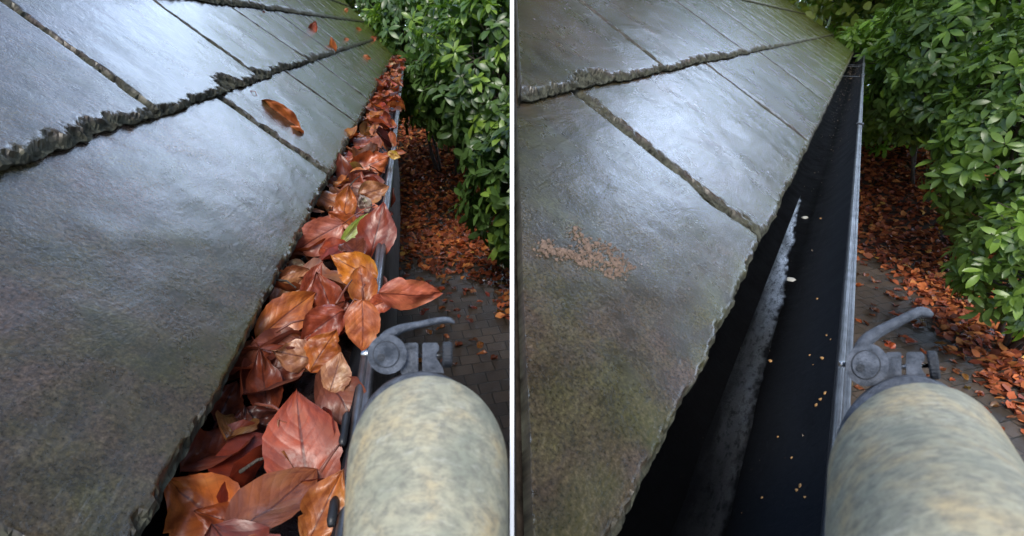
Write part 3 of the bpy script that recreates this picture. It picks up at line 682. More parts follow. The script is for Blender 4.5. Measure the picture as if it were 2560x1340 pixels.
LV = [
 # px, py, dz, L, W, tip angle, colour, label, kw
 (757, 1108, .012, 300, 205, 94, (.40, .075, .030), "large flat rust-red beech leaf standing stalk-down in front of the near gutter end", dict(stalk=70, fold=.10, along=-.35, tilt=.1, wave=.03)),
 (505, 1270, -.012, 250, 190, 148, (.50, .13, .028), "big glossy orange leaf at the lowest end of the gutter beside the dark slate corner", dict(fold=.25, along=-.5, wave=.08, roll=-.2)),
 (815, 1262, .0, 185, 120, 62, (.47, .15, .035), "orange-brown leaf folded up against the gutter rim under the big rust-red leaf", dict(fold=.45, along=.4, wave=.09, stalk=30)),
 (705, 1262, -.035, 90, 60, 20, "brown", "small brown leaf tucked beneath the big rust-red leaf", dict(fold=.2, wave=.08)),
 (598, 1110, -.032, 190, 110, 80, "dark", "slimy black-brown leaf sunk in the bottom of the near gutter", dict(fold=.3, wave=.12)),
 (560, 1015, -.02, 130, 100, 60, (.20, .045, .018), "dark orange-brown leaf with its stalk hanging beside the slate edge", dict(fold=.2, wave=.1, stalk=60)),
 (662, 955, -.004, 170, 100, 100, "maroon", "very glossy wet maroon leaf with curled sides", dict(across=.9, along=.4, wave=.12)),
 (715, 915, .0, 150, 95, 30, "maroon", "dark maroon leaf lying above the big rust-red leaf", dict(fold=.3, wave=.08)),
 (835, 938, .012, 120, 85, 75, "tan", "light orange-brown leaf with dark side veins below the trumpet-shaped leaf", dict(fold=.15, wave=.05, stalk=25)),
 (742, 890, .008, 130, 90, 165, "tan", "thin see-through tan leaf lying in the middle of the near heap", dict(fold=.2, wave=.10, along=.5)),
 (808, 876, .010, 120, 95, 60, "orange", "orange leaf with torn edges next to the thin tan leaf", dict(fold=.2, wave=.10)),
 (905, 815, .030, 135, 98, 268, (.55, .155, .045), "clean light orange leaf lifting above the rim, its stalk pointing up", dict(fold=.12, along=-.4, wave=.05, stalk=38)),
 (806, 815, .016, 130, 100, 215, (.34, .07, .03), "red-brown leaf with pale wet shine, beside the clean light orange leaf", dict(fold=.45, wave=.10, stalk=50)),
 (722, 785, .014, 190, 105, 38, (.50, .14, .028), "long orange leaf with sharp upward tip beside the slate edge", dict(fold=.2, along=-.5, wave=.05)),
 (730, 730, .004, 140, 90, 50, "tan", "tan-orange leaf behind the long pointed orange leaf", dict(fold=.3, wave=.08)),
 (1035, 742, .050, 175, 92, -8, (.52, .13, .06), "large pinkish-red leaf hanging far out over the rim", dict(fold=-.25, along=-.8, wave=.07, roll=.3)),
 (950, 760, .035, 75, 55, 200, (.50, .11, .045), "small salmon leaf between the clean orange leaf and the overhanging pinkish one", dict(fold=.2, wave=.06)),
 (882, 668, .018, 135, 95, 148, "bright", "bright yellow-orange blotched leaf in the centre of the heap", dict(fold=.15, along=-.7, wave=.08)),
 (905, 712, .020, 110, 85, 100, "orange", "orange-red cupped leaf under the bright yellow-orange one", dict(fold=.1, across=.8, along=-.6, wave=.06)),
 (815, 745, .010, 140, 85, 110, (.30, .06, .022), "deep red-brown folded leaf behind the glossy heap", dict(fold=.6, wave=.12)),
 (792, 598, .012, 145, 98, 210, "pink", "broad pinkish leaf with strong dark veins lying across the heap by the slate", dict(fold=.12, along=-.3, wave=.04, stalk=95)),
 (940, 580, .020, 165, 105, 78, (.27, .05, .022), "large dull rust-red leaf leaning over the rim beside the green leaf", dict(fold=.1, along=-.35, wave=.05)),
 (882, 577, .020, 118, 34, 48, "green", "narrow yellow-green leaf, the only green one in the heap", dict(fold=.3, wave=.03, shape='lance')),
 (912, 507, .020, 52, 46, 120, "grey", "crumpled pale grey-brown dead leaf", dict(across=1.2, wave=.3)),
 (862, 510, .012, 100, 60, 80, "orange", "upright orange-red leaf behind the crumpled grey one", dict(fold=.3, wave=.1)),
 (935, 478, .010, 80, 60, 20, "tan", "tan leaf wedged against the rim above the crumpled grey one", dict(fold=.35, wave=.08)),
 (862, 430, .008, 100, 48, 110, "maroon", "dark folded leaf standing narrow at the slate edge", dict(fold=.7, wave=.06)),
 (925, 412, .014, 120, 78, 20, (.50, .12, .035), "broad orange leaf with purple stains lying under the small yellow leaf", dict(fold=.15, wave=.12, along=-.4)),
 (985, 388, .022, 34, 24, -20, "yellow", "small round yellow leaf perched on the rim side of the heap", dict(fold=.1, wave=.05, stalk=14)),
 (738, 665, .006, 55, 48, 160, "pale", "small shrivelled pale brown leaf below the slate edge", dict(across=.9, wave=.25)),
 (787, 525, .006, 48, 11, 170, "tan", "tiny tan sliver of leaf beside the slate edge", dict(fold=.3, wave=.02, shape='lance')),
 (1000, 380, .012, 34, 14, -5, "rust", "little red leaf tip poking out beyond the rim", dict(fold=.4, wave=.05)),
 (905, 440, .006, 80, 34, 10, "dark", "black-brown folded leaf under the broad orange leaf", dict(fold=.6, wave=.06)),
 (780, 700, .018, 110, 45, 60, (.32, .07, .03), "narrow twisted red-brown leaf with pale midrib", dict(fold=.6, twist=.6, wave=.06, stalk=40)),
 (665, 870, -.01, 120, 80, 40, "dark", "blackish leaf lying in the gap under the slate edge", dict(fold=.3, wave=.1)),
 (860, 555, .010, 90, 60, 150, "rust", "rust leaf half under the broad pinkish leaf", dict(fold=.2, wave=.1)),
 (730, 690, .012, 90, 60, 20, "brown", "brown curled leaf over the long pointed orange leaf", dict(fold=.3, across=.6, wave=.08)),
 (850, 800, .016, 100, 60, 250, "maroon", "maroon wet leaf squeezed beside the clean light orange leaf", dict(fold=.5, wave=.08)),
 (640, 1050, -.028, 120, 80, 20, "dark", "rotten black leaf deep in the gutter under the slate corner", dict(fold=.3, wave=.12)),
 (455, 1205, -.030, 120, 80, 60, "maroon", "dark maroon leaf in the shadow under the slate corner", dict(fold=.3, wave=.12)),
 (575, 1195, -.030, 130, 90, 110, "dark", "black slimy leaf between the big orange and the big rust-red leaf", dict(fold=.3, wave=.14)),
 (560, 1300, -.020, 150, 90, 160, (.30, .07, .02), "rust-orange leaf with wet stains under the big orange leaf at the frame's lower end", dict(fold=.3, wave=.12)),
 (530, 1120, -.03, 120, 80, 70, (.12, .03, .012), "dark brown leaf half hidden under the slate edge", dict(fold=.3, wave=.12)),
]
for a in LV:
    place_leaf(*a[:8], group="beech leaves heaped in the near gutter", **a[8])
for i, (x, y, x2, y2, h) in enumerate([(690, 830, 760, 800, .02), (600, 1180, 680, 1140, 0), (840, 760, 880, 700, .03), (760, 560, 820, 548, .02), (640, 1010, 720, 1040, .0), (870, 470, 900, 440, .02), (800, 1180, 850, 1110, .02), (690, 700, 740, 720, .02), (880, 350, 930, 340, .02)]):
    a = onz(x, y, HC - HR + h); b = onz(x2, y2, HC - HR + h + .006); m = (a + b) / 2 + np.array([.002, 0, .004])
    v, f = tube([a, a * .6 + m * .4, m, b], [.0016, .0013, .0012, .0007], 6)
    obj("twig", mesh("twig", v, f, M_BARK if i % 2 else M_STALK), label="thin leaf stalk or twig lying loose among the heaped leaves", cat="twig", group="loose stalks in the leaf heap")
# the leaves lying on the slates
RL = [
 (707, 305, 132, 60, -40, (.45, .125, .030), "curled orange leaf lying alone on the lower slates", dict(across=.7, along=.7, twist=.9, fold=.2, wave=.20, stalk=30, roofh=-.004)),
 (776, 78, 34, 24, 70, "red", "dark red curled leaf on the upper slates", dict(across=.9, wave=.1, roofh=.012)),
 (822, 124, 38, 20, 100, "orange", "orange leaf standing on the slate course edge", dict(across=.8, wave=.1, roofh=.018)),
 (860, 106, 16, 10, 20, "orange", "tiny orange leaf just above the course edge", dict(fold=.3, wave=.1, roofh=.01)),
 (912, 150, 20, 14, -20, "orange", "small orange leaf on the lower slates near the far end", dict(fold=.2, wave=.1, roofh=.01)),
 (929, 101, 22, 14, 30, "rust", "small rust leaf beside the roof's far edge", dict(fold=.2, wave=.1, roofh=.01)),
 (893, 78, 16, 9, -10, "orange", "small orange fleck of leaf high on the far slates", dict(fold=.2, wave=.1, roofh=.01)),
 (862, 30, 16, 10, 40, "orange", "small orange leaf at the top of the far slates", dict(fold=.2, wave=.1, roofh=.01)),
 (940, 211, 26, 10, -30, "red", "dark red leaf stuck on the slate edge over the packed gutter", dict(fold=.4, wave=.05, roofh=.01)),
 (650, 42, 8, 6, 0, "dark", "speck of dark leaf on the upper slates", dict(fold=.3, wave=.1, roofh=.01)),
]
for px, py, L, Wd, tip, c, lab, kw in RL:
    place_leaf(px, py, 0, L, Wd, tip, c, lab, roofR=RA, group="leaves lying on the slates", **kw)
# generic packed leaves along the gutter (shared meshes)
POOL = [leaf_mesh(L=1.0, Wd=.66 * (.85 + .3 * RNG.random()), fold=RNG.uniform(.05, .6), across=RNG.choice([0.01, .6, 1.1, -.7]), along=RNG.uniform(-1.1, 1.1), twist=RNG.uniform(-.7, .7), wave=RNG.uniform(.05, .16), seed=500 + i, nu=9, nv=13) for i in range(16)]
def rand_rot(r, tilt):
    az = r.uniform(0, 2 * pi); tl = r.uniform(0, tilt); ta = r.uniform(0, 2 * pi)
    return Matrix.Rotation(tl, 3, Vector((cos(ta), sin(ta), 0))) @ Matrix.Rotation(az, 3, 'Z')
def put(me, P, M, L, color, label, group, name="beech_leaf"):
    o = bpy.data.objects.new(name, me); COL.objects.link(o)
    M4 = (M @ Matrix.Diagonal((L, L, L))).to_4x4(); M4.translation = Vector(P) - (M @ Vector((0, L * .5, 0)))
    o.matrix_world = M4; o.color = (*color, 1); tag(o, label, "leaf", group); return o
rr = random.Random(5)
def jit(c, k=.25): return tuple(max(0, x * rr.uniform(1 - k, 1 + k)) for x in c)
PAL = ["rust"] * 4 + ["red"] * 3 + ["orange"] * 4 + ["maroon"] * 3 + ["brown"] * 3 + ["tan", "dark", "pink"]
s = -.02; cnt = 0
while s < SA_END - .05:
    near = s < 1.0
    for _ in range(2 if near else 3):
        c = rr.uniform(.004, wA - .012) if near else rr.uniform(.0, wA - .002); dz = rr.uniform(-.022, .004) if near else rr.uniform(-.008, .024)
        col = CF[rr.choice(["dark", "maroon", "rust", "brown", "maroon"] if s < .25 else ["maroon", "brown", "rust", "red", "orange"] if near else PAL)]
        P = gp(RA, s + rr.uniform(-.02, .02), c, dz)
        L = rr.uniform(.065, .092)
        if near: lab, grp = "small wet leaf wedged underneath the big leaves of the near heap", "wet leaves wedged under the near heap"
        elif s < 3: lab, grp = "wet rust-brown beech leaf packed in the middle stretch of the filled gutter", "beech leaves packed in the middle gutter"
        else: lab, grp = "small-looking red-brown beech leaf packed in the distant stretch of the filled gutter", "beech leaves packed in the distant gutter"
        put(rr.choice(POOL), P, rand_rot(rr, 1.0 if not near else .7), L, jit(col), lab, grp); cnt += 1
    s += .036 if near else .052 + .011 * s
print("gutter leaves", cnt)

# ------------------------------------------------------------------ debris in the clear gutter
def lump(name, P, r, col, label, cat, group=None, flat=.5, mat=None):
    rg_ = np.random.default_rng(int(abs(P[0] * 9999)) + 3)
    nu, nv = 12, 8; th = np.linspace(0, 2 * pi, nu, endpoint=False)[:, None]; ph = np.linspace(.05, pi - .05, nv)[None, :]
    rad_ = r * (.7 + .6 * vnoise(np.cos(th) * 2 + 5 + rg_.random() * 9, np.sin(th) * 2 + ph * 2, 3))
    V = np.stack([np.sin(ph) * np.cos(th) * rad_ * 1.25, np.sin(ph) * np.sin(th) * rad_ * .8, np.cos(ph) * rad_ * flat], -1).reshape(-1, 3)
    F = [list(map(int, q)) for q in gridF(nu, nv, closed=True)] + [[i * nv for i in range(nu)][::-1], [i * nv + nv - 1 for i in range(nu)]]
    o = obj(name, mesh(name, V, F, mat or M_BITS), label=label, cat=cat, group=group)
    o.location = P; o.rotation_euler = (0, 0, rg_.random() * 6); o.color = (*col, 1); return o
def mat_bits():
    s = N("husk"); c = s.n("ShaderNodeObjectInfo").outputs['Color']; n = s.noise(s.objc(), 300, 4, .7)
    return s.bsdf(s.mix(s.ramp(n, [(.4, 0.), (.7, .6)]), c, s.mix(1., c, (.4, .35, .3), 'MULTIPLY')), .5, s.bump(n, .5, .001))
M_BITS = mat_bits()
def gut_point(R, w, x, y, depth=.072, lift=.001):   # where the ray meets the trough surface
    r = ray(x, y); c0 = -.018
    for k in np.linspace(.2, 8, 6000):
        P = C0 + r * k; q = P - R['E']; c = q @ R['n']; z = q[2] + .012
        if z > 0.02: continue
        X = (c - c0) / (w - c0)
        if not 0 < X < 1: continue
        a = math.acos(1 - 2 * X); zs = -sin(a) ** (.72 if X < .5 else 2.0) * depth
        if z <= zs + lift: return P + np.array([0, 0, lift])
    return None
HUSKS = [(2065, 985, 7), (2055, 1002, 6), (2042, 1016, 6), (2003, 1218, 7), (1996, 1230, 6), (2015, 1247, 6), (1981, 1147, 4), (1965, 1148, 3), (1908, 1248, 5), (1946, 1096, 4), (2058, 900, 6), (2068, 842, 4), (2078, 852, 4), (1926, 905, 5), (2044, 750, 4), (2052, 548, 3), (1960, 1268, 4), (2026, 890, 4), (1855, 1285, 4), (2035, 915, 3)]
for x, y, r in HUSKS:
    P = gut_point(RB, wB, x, y)
    if P is None: print('husk miss', x, y); continue
    z = (P - C0) @ FW
    lump("seed_husk", P, r * z / FPX * 1.1, (.50, .27, .09), "tiny tan bud husk lying on the bare black gutter lining", "husk", "bud husks scattered in the clear gutter", .6)
for x, y, r, lab in ((2011, 546, 8, "pale grit pebble beside the narrow end of the water film"), (1979, 702, 11, "pale flat pebble at the ragged edge of the water film")):
    P = gut_point(RB, wB, x, y)
    if P is None: continue
    lump("pebble", P, r * ((P - C0) @ FW) / FPX, (.42, .42, .38), lab, "pebble", None, .5)
# little flecks of dirt: uncountable
def grit():
    V = []; F = []; rg_ = np.random.default_rng(21)
    for i in range(900):
        s_ = rg_.uniform(.0, 6) if i % 2 else rg_.uniform(1.0, 8); X = rg_.uniform(.25, .95); c = -.018 + (wB + .018) * X
        a = math.acos(1 - 2 * X); z = -sin(a) ** (.72 if X < .5 else 2.0) * .072 + .0006
        p = gp(RB, s_, c, z); r = rg_.uniform(.0005, .0013) * (1 + s_ * .35)
        n = len(V); q = rg_.normal(size=(4, 3)) * r; V += [p + k for k in q]; F += [[n, n + 1, n + 2], [n, n + 2, n + 3], [n, n + 3, n + 1], [n + 1, n + 3, n + 2]]
    m = simple("grit_bits", (.05, .04, .03), (.25, .19, .13), 900, .4, .7)
    obj("grit", mesh("grit", V, F, m, smooth=False), kind="stuff", label="fine grit sprinkled over the black lining of the clear gutter")
grit()
# orange crust on the near slate of the clear roof
def crust():
    rg_ = np.random.default_rng(8); parts = []
    path = [(1420, 605), (1440, 622), (1462, 640), (1485, 645), (1505, 655), (1525, 678), (1540, 700), (1500, 690), (1470, 672), (1450, 660), (1430, 680), (1415, 665), (1400, 660), (1350, 640), (1345, 655), (1380, 660), (1520, 712), (1495, 705), (1460, 690)]
    for x, y in path:
        for k in range(38):
            a, b, z = on_roof(RB, x + rg_.normal() * 13, y + rg_.normal() * 8)
            L = .013 * (1 - b / EB); P = rp(RB, a, b, L + TH + .0013); r = .0003 + rg_.exponential(.0008)
            th = np.linspace(0, 2 * pi, 6, endpoint=False)
            ring = np.array([P + (RB['d'] * cos(t) * rg_.uniform(.6, 1.3) + RB['w'] * sin(t) * rg_.uniform(.6, 1.3)) * r for t in th])
            top = P + RB['nn'] * r * .22; parts.append((np.vstack([ring - RB['nn'] * .0016, [top]]), [[i, (i + 1) % 6, 6] for i in range(6)]))
    v, f = join(parts)
    m = simple("orange_crust", (.13, .085, .06), (.26, .175, .125), 300, .5, .8, .5)
    obj("lichen_patch", mesh("lichen_patch", v, f, m, smooth=False), label="crumbly orange-brown crust on the bare near slate", cat="lichen")
crust()

# ------------------------------------------------------------------ litter on the ground
def low_leaf(L, Wd, seed):
    P, u, v = leafV(L, Wd, fold=RNG.uniform(-.1, .5), along=RNG.uniform(-1, 1), wave=.1, seed=seed, nu=3, nv=5)
    return P.reshape(-1, 3) - np.array([0, L / 2, 0])
LOWF = gridF(3, 5)
def scatter_mesh(protos, F, P, Rm, S, T):
    """P (n,3) places, Rm (n,3,3), S (n,), T (n,3) tint"""
    n = len(P); k = np.random.default_rng(1).integers(0, len(protos), n); pr = np.array(protos)[k] * S[:, None, None]
    V = np.einsum('nij,nvj->nvi', Rm, pr) + P[:, None, :]
    nv = pr.shape[1]; FF = (F[None] + (np.arange(n) * nv)[:, None, None]).reshape(-1, F.shape[1])
    return V.reshape(-1, 3), FF, np.repeat(T, nv, axis=0)
def rotmats(n, tilt, rg_):
    az = rg_.uniform(0, 2 * pi, n); tx = rg_.normal(0, tilt, n); ty = rg_.normal(0, tilt, n)
    c, s_ = np.cos(az), np.sin(az); Z = np.zeros(n); O = np.ones(n)
    Rz = np.stack([c, -s_, Z, s_, c, Z, Z, Z, O], -1).reshape(n, 3, 3)
    c, s_ = np.cos(tx), np.sin(tx); Rx = np.stack([O, Z, Z, Z, c, -s_, Z, s_, c], -1).reshape(n, 3, 3)
    c, s_ = np.cos(ty), np.sin(ty); Ry = np.stack([c, Z, s_, Z, O, Z, -s_, Z, c], -1).reshape(n, 3, 3)
    return Rx @ Ry @ Rz
def gdens(x, y):
    """how thickly the ground is covered: bare paving strips run beside both walls"""
    px, py, z = project(np.array([x, y, gh(x, y)]))
    if px < 1285:
        e = 690 + (px - 1000) * .10; d = np.clip((e - py) / 70, 0, 1)
        if px > 1225: d = max(d, np.clip((px - 1225) / 60, 0, 1) * (py < 800))
    else:
        e = 655 if px < 2190 else 655 + (px - 2190) * 1.15
        d = np.clip((e + 20 - py) / 60, 0, 1)
    return float(d)
def litter():
    rg_ = np.random.default_rng(31)
    pts = []
    while len(pts) < 36000:
        for x, y in rg_.uniform((-2.6, 2.2), (9.5, 12.5), (4000, 2)):
            g = gh(x, y); px, py, z = project(np.array([x, y, g]))
            if z < 1: continue
            inA = 880 < px < 1340; inB = 2050 < px < 2640
            if not (inA or inB) or py > 1300: continue
            d = gdens(x, y)
            if rg_.random() < d * (.6 + .4 * vnoise(x * 2, y * 2, 9)): pts.append((x, y, g + .006 + rg_.random() * .03 * d))
            if len(pts) >= 36000: break
    P = np.array(pts); n = len(P)
    pal = np.array([(.22, .055, .022), (.30, .085, .028), (.13, .032, .018), (.36, .13, .04), (.18, .05, .02), (.09, .025, .014), (.42, .22, .05)])
    T = np.array([2.0, 2.1, 2.1]) * pal[rg_.choice(7, n, p=[.26, .2, .17, .12, .14, .09, .02])] * rg_.uniform(.6, 1.2, (n, 1))
    protos = [low_leaf(.085, .055 * RNG.uniform(.8, 1.1), 900 + i) for i in range(14)]
    V, F, TT = scatter_mesh(protos, LOWF, P, rotmats(n, .35, rg_), rg_.uniform(.7, 1.25, n), T)
    obj("leaf_litter", mesh("leaf_litter", V, F, M_LITTER, col=TT), kind="stuff", label="thick carpet of rust-brown fallen leaves under the shrubs")
litter()
def singles():
    r2 = random.Random(77); n = 0
    spots = [(1200, 862, 1), (1205, 886, .9), (1236, 894, .9), (1170, 790, .5), (1185, 700, .6), (2225, 865, 1.2), (2278, 855, 1.2), (2350, 865, 1), (2250, 840, .7), (2160, 810, .8), (2125, 955, .9), (2330, 790, 1.0), (2355, 815, 1.0), (2290, 815, .7), (2180, 785, .7), (2125, 815, .9), (2245, 725, .8), (2220, 700, .8), (2405, 815, 1.0), (2415, 860, 1.1)]
    P = [(x, y, k) for x, y, k in spots]
    while len(P) < 230:
        if r2.random() < .42: x, y = r2.uniform(975, 1275), r2.uniform(640, 930)
        else: x, y = r2.uniform(2105, 2545), r2.uniform(600, 1150)
        g = onz(x, y, 0); d = gdens(g[0], g[1])
        edge = (x > 1000 and x < 1280 and r2.random() < (.25 + .9 * (y < 760))) or (x > 2000 and r2.random() < .15 + .8 * max(0, 1 - abs((655 + max(0, x - 2190) * 1.15) - y + 40) / 130))
        if d < .9 and edge: P.append((x, y, r2.uniform(.55, 1.0)))
    for i, (x, y, k) in enumerate(P):
        g = onz(x, y, .012)
        col = jit(CF[r2.choice(["orange", "rust", "brown", "orange", "red", "brown", "tan"])], .3); col = tuple(c * .8 for c in col)
        if x < 1285: lab, grp = "single fallen leaf on the brick paving seen below the leaf-packed gutter", "single leaves on the paving below the packed gutter"
        else: lab, grp = "single fallen leaf on the brick paving seen beyond the clear gutter's rim", "single leaves on the paving beyond the clear gutter"
        put(r2.choice(POOL), g, rand_rot(r2, .35), .095 * k * (1.0), col, lab, grp, "fallen_leaf")
    for x, y, lab in ((1190, 522, "bright yellow fallen leaf on the dark carpet near the shrubs, beyond the packed gutter"), (2352, 577, "bright yellow fallen leaf hanging by the shrubs, beyond the clear gutter")):
        px, py = x, y
        for z in np.linspace(3, 9, 400):
            Pt = atd(px, py, z)
            if Pt[2] <= gh(Pt[0], Pt[1]) + .05: break
        put(POOL[3], Pt, rand_rot(r2, .3), .13, CF["yellow"], lab, None, "fallen_leaf")
singles()
# round iron drain cover on the paving
def drain():
    P = onz(952, 812, .006); parts = []
    for r in (.02, .042, .064, .086, .108):
        a = np.linspace(0, 2 * pi, 41); v, f = tube([P + np.array([cos(t) * r, sin(t) * r, .003]) for t in a], .0045, 6, caps=False); parts.append((v, f))
    rt = empty("drain_cover", P, "round dark drain cover of concentric rings in the paving", "drain cover")
    v, f = join(parts); o = obj("ring_grate", mesh("ring_grate", v, f, M_ZINC), rt)
    a = np.linspace(0, 2 * pi, 32, endpoint=False); V = [P + np.array([cos(t) * .115, sin(t) * .115, 0]) for t in a] + [P + np.array([cos(t) * .115, sin(t) * .115, -.02]) for t in a]
    o2 = obj("plate", mesh("plate", V, [list(range(32))] + [[i, 32 + i, 32 + (i + 1) % 32, (i + 1) % 32] for i in range(32)], M_BLACK, smooth=False), rt)
    reparent(rt, [o, o2])
drain()

# ------------------------------------------------------------------ shrubs
def rhodo_leaf(seed):
    P, u, v = leafV(1.0, .40, fold=.18, along=-.6, wave=.05, seed=seed, nu=3, nv=6, shape='lance')
    return P.reshape(-1, 3)
RPROT = [rhodo_leaf(40 + i) for i in range(8)]
RF = gridF(3, 6)
def unit(v): return v / np.linalg.norm(v, axis=-1, keepdims=True)
def frames(Yd, Zd):
    Y = unit(Yd); X = unit(np.cross(Y, Zd)); Z = np.cross(X, Y)
    return np.stack([X, Y, Z], -1)
def bush(name, C, R, nw, label, cat, seed, ls=.115, base=(.045, .12, .035), group=None, lit=.12, zmin=None, mat=None, trunk=True, per=8):
    rg_ = np.random.default_rng(seed); C = np.array(C, float); R = np.array(R, float)
    # lobed shell of shoot tips, drawn toward the outside, with gaps
    d = unit(rg_.normal(size=(nw * 4, 3)))
    lob = fbm(d[:, 0] * 2.3 + 10 + seed, d[:, 1] * 2.3 + d[:, 2] * 1.9 + 10, seed, 3)
    keep = rg_.random(len(d)) < np.clip((fbm(d[:, 0] * 4 + 30, d[:, 1] * 4 + d[:, 2] * 4 + 30, seed + 3, 2) - .25) * 3, .15, 1)
    d = d[keep][:nw]; lob = lob[keep][:nw]; n = len(d)
    rad_ = (.72 + .5 * lob) * rg_.uniform(.62, 1.0, n) ** .45
    T = C + d * R * rad_[:, None]
    if zmin is not None: m = T[:, 2] > zmin; T = T[m]; d = d[m]; n = len(T)
    ax = unit(d * np.array([1, 1, .6]) + np.array([0, 0, .55]) + rg_.normal(size=(n, 3)) * .28)     # shoot direction
    ref = unit(np.cross(ax, unit(rg_.normal(size=(n, 3))))); ref2 = np.cross(ax, ref)
    cl = np.array(base) * rg_.uniform(.65, 1.35, (n, 1)); lit_tips = rg_.random(n) < lit; cl[lit_tips] = np.array((.22, .34, .055)) * rg_.uniform(.7, 1.1, (lit_tips.sum(), 1))  # sunlight on a share of whorls is put into their tint
    P = []; Y = []; Z = []; S = []; Tn = []
    for k in range(per):
        a = 2 * pi * k / per + rg_.uniform(-.5, .5, n) ; a = a[:, None]
        out = ref * np.cos(a) + ref2 * np.sin(a)
        y = unit(out + ax * rg_.uniform(-.25, .9, (n, 1)) + rg_.normal(size=(n, 3)) * .3 - np.array([0, 0, .25]))
        P.append(T + out * .008 - ax * rg_.uniform(0, .07, (n, 1))); Y.append(y); Z.append(ax + out * .01); S.append(ls * rg_.uniform(.55, 1.2, n)); Tn.append(cl * rg_.uniform(.85, 1.15, (n, 1)))
    P = np.concatenate(P); Rm = frames(np.concatenate(Y), np.concatenate(Z)); S = np.concatenate(S); Tn = np.concatenate(Tn)
    V, F, TT = scatter_mesh(RPROT, RF, P, Rm, S, Tn)
    g = gh(C[0], C[1]); root = empty(name, (C[0], C[1], g), label, cat, group)
    kids = [obj("crown", mesh("crown", V, F, mat or M_RHODO, col=TT), root)]
    if trunk:
        for i in range(5):
            a = rg_.uniform(0, 2 * pi); aw = np.array([C[0], C[1]]) / np.hypot(C[0], C[1]) * .65; b = np.array([C[0] + aw[0], C[1] + aw[1], g - .05]) + np.array([cos(a), sin(a), 0]) * .12
            tip = C + np.array([cos(a) * R[0] * .6, sin(a) * R[1] * .6, R[2] * .3]); mid = (b + tip) / 2 + rg_.normal(size=3) * .08
            q = mid + (tip - mid) * .5 + rg_.normal(size=3) * .06
            v, f = tube([b, (b + mid) / 2 + rg_.normal(size=3) * .03, mid, q, tip], [.022, .018, .014, .010, .005], 7); parts = [(v, f)]
            for j in range(8):
                t0 = mid + (tip - mid) * rg_.uniform(0, 1); e = T[rg_.integers(0, len(T))]; v2, f2 = tube([t0, (t0 + e) / 2 + rg_.normal(size=3) * .05, e], [.010, .007, .003], 5); parts.append((v2, f2))
            v, f = join(parts); kids.append(obj("stem", mesh("stem", v, f, M_BARK), root))
    reparent(root, kids); return root
def bp(px, py, z): return atd(px, py, z)
G = "rhododendrons forming the garden thicket"
BU = [  # px, py, depth, radii, whorls, ls, label
 (1410, 470, 4.1, (.85, .8, .85), 560, .155, "near rhododendron with low drooping branches beyond the packed gutter"),
 (1245, 185, 5.0, (.85, .8, .95), 560, .16, "dark glossy rhododendron behind the near drooping one, over the leaf carpet"),
 (1110, 120, 6.1, (.9, .85, 1.05), 600, .155, "dense green rhododendron beside the far end of the leaf-packed gutter"),
 (985, 60, 8.2, (1.0, .9, 1.3), 560, .15, "distant rhododendron behind the far end of the leaf-filled gutter"),
 (1150, -30, 7.6, (1.5, 1.2, 1.3), 700, .16, "tall rhododendron crown rising at the back, over the packed gutter"),
 (2110, 55, 9.2, (1.1, .9, 1.2), 520, .15, "distant yellow-lit shrub behind the far end of the clear gutter"),
 (2235, 200, 6.6, (1.0, .9, .92), 560, .155, "sunlit light green rhododendron just beyond the clear gutter's end"),
 (2425, 135, 5.2, (.92, .9, 1.05), 640, .165, "large grey-green rhododendron with whorled leaves above the leaf carpet"),
 (2600, 320, 4.1, (.75, .7, 1.05), 560, .15, "tall dark rhododendron at the edge of the thicket, over the drooping branches"),
 (2590, 655, 3.2, (.44, .45, .46), 230, .12, "low rhododendron with wet drooping whorls close to the paving"),
 (2440, -10, 7.4, (1.6, 1.2, 1.3), 700, .16, "tall rhododendron at the back of the thicket beyond the clear gutter"),
 (1500, 60, 7.5, (1.8, 1.0, 1.3), 300, .14, "rhododendron hidden mostly behind the roof with the clear gutter"),
]
for i, (px, py, z, R, nw, ls, lab) in enumerate(BU):
    c = bp(px, py, z); sun = i in (5, 6)  # these two shrubs carry sunlight in their base colour
    bush("rhododendron", c, R, int(nw * 1.35), lab, "shrub", 60 + i, ls * .86, base=(.18, .30, .042) if sun else (.075, .135, .036) if i < 5 else (.115, .185, .040), group=G, lit=.6 if sun else .2)

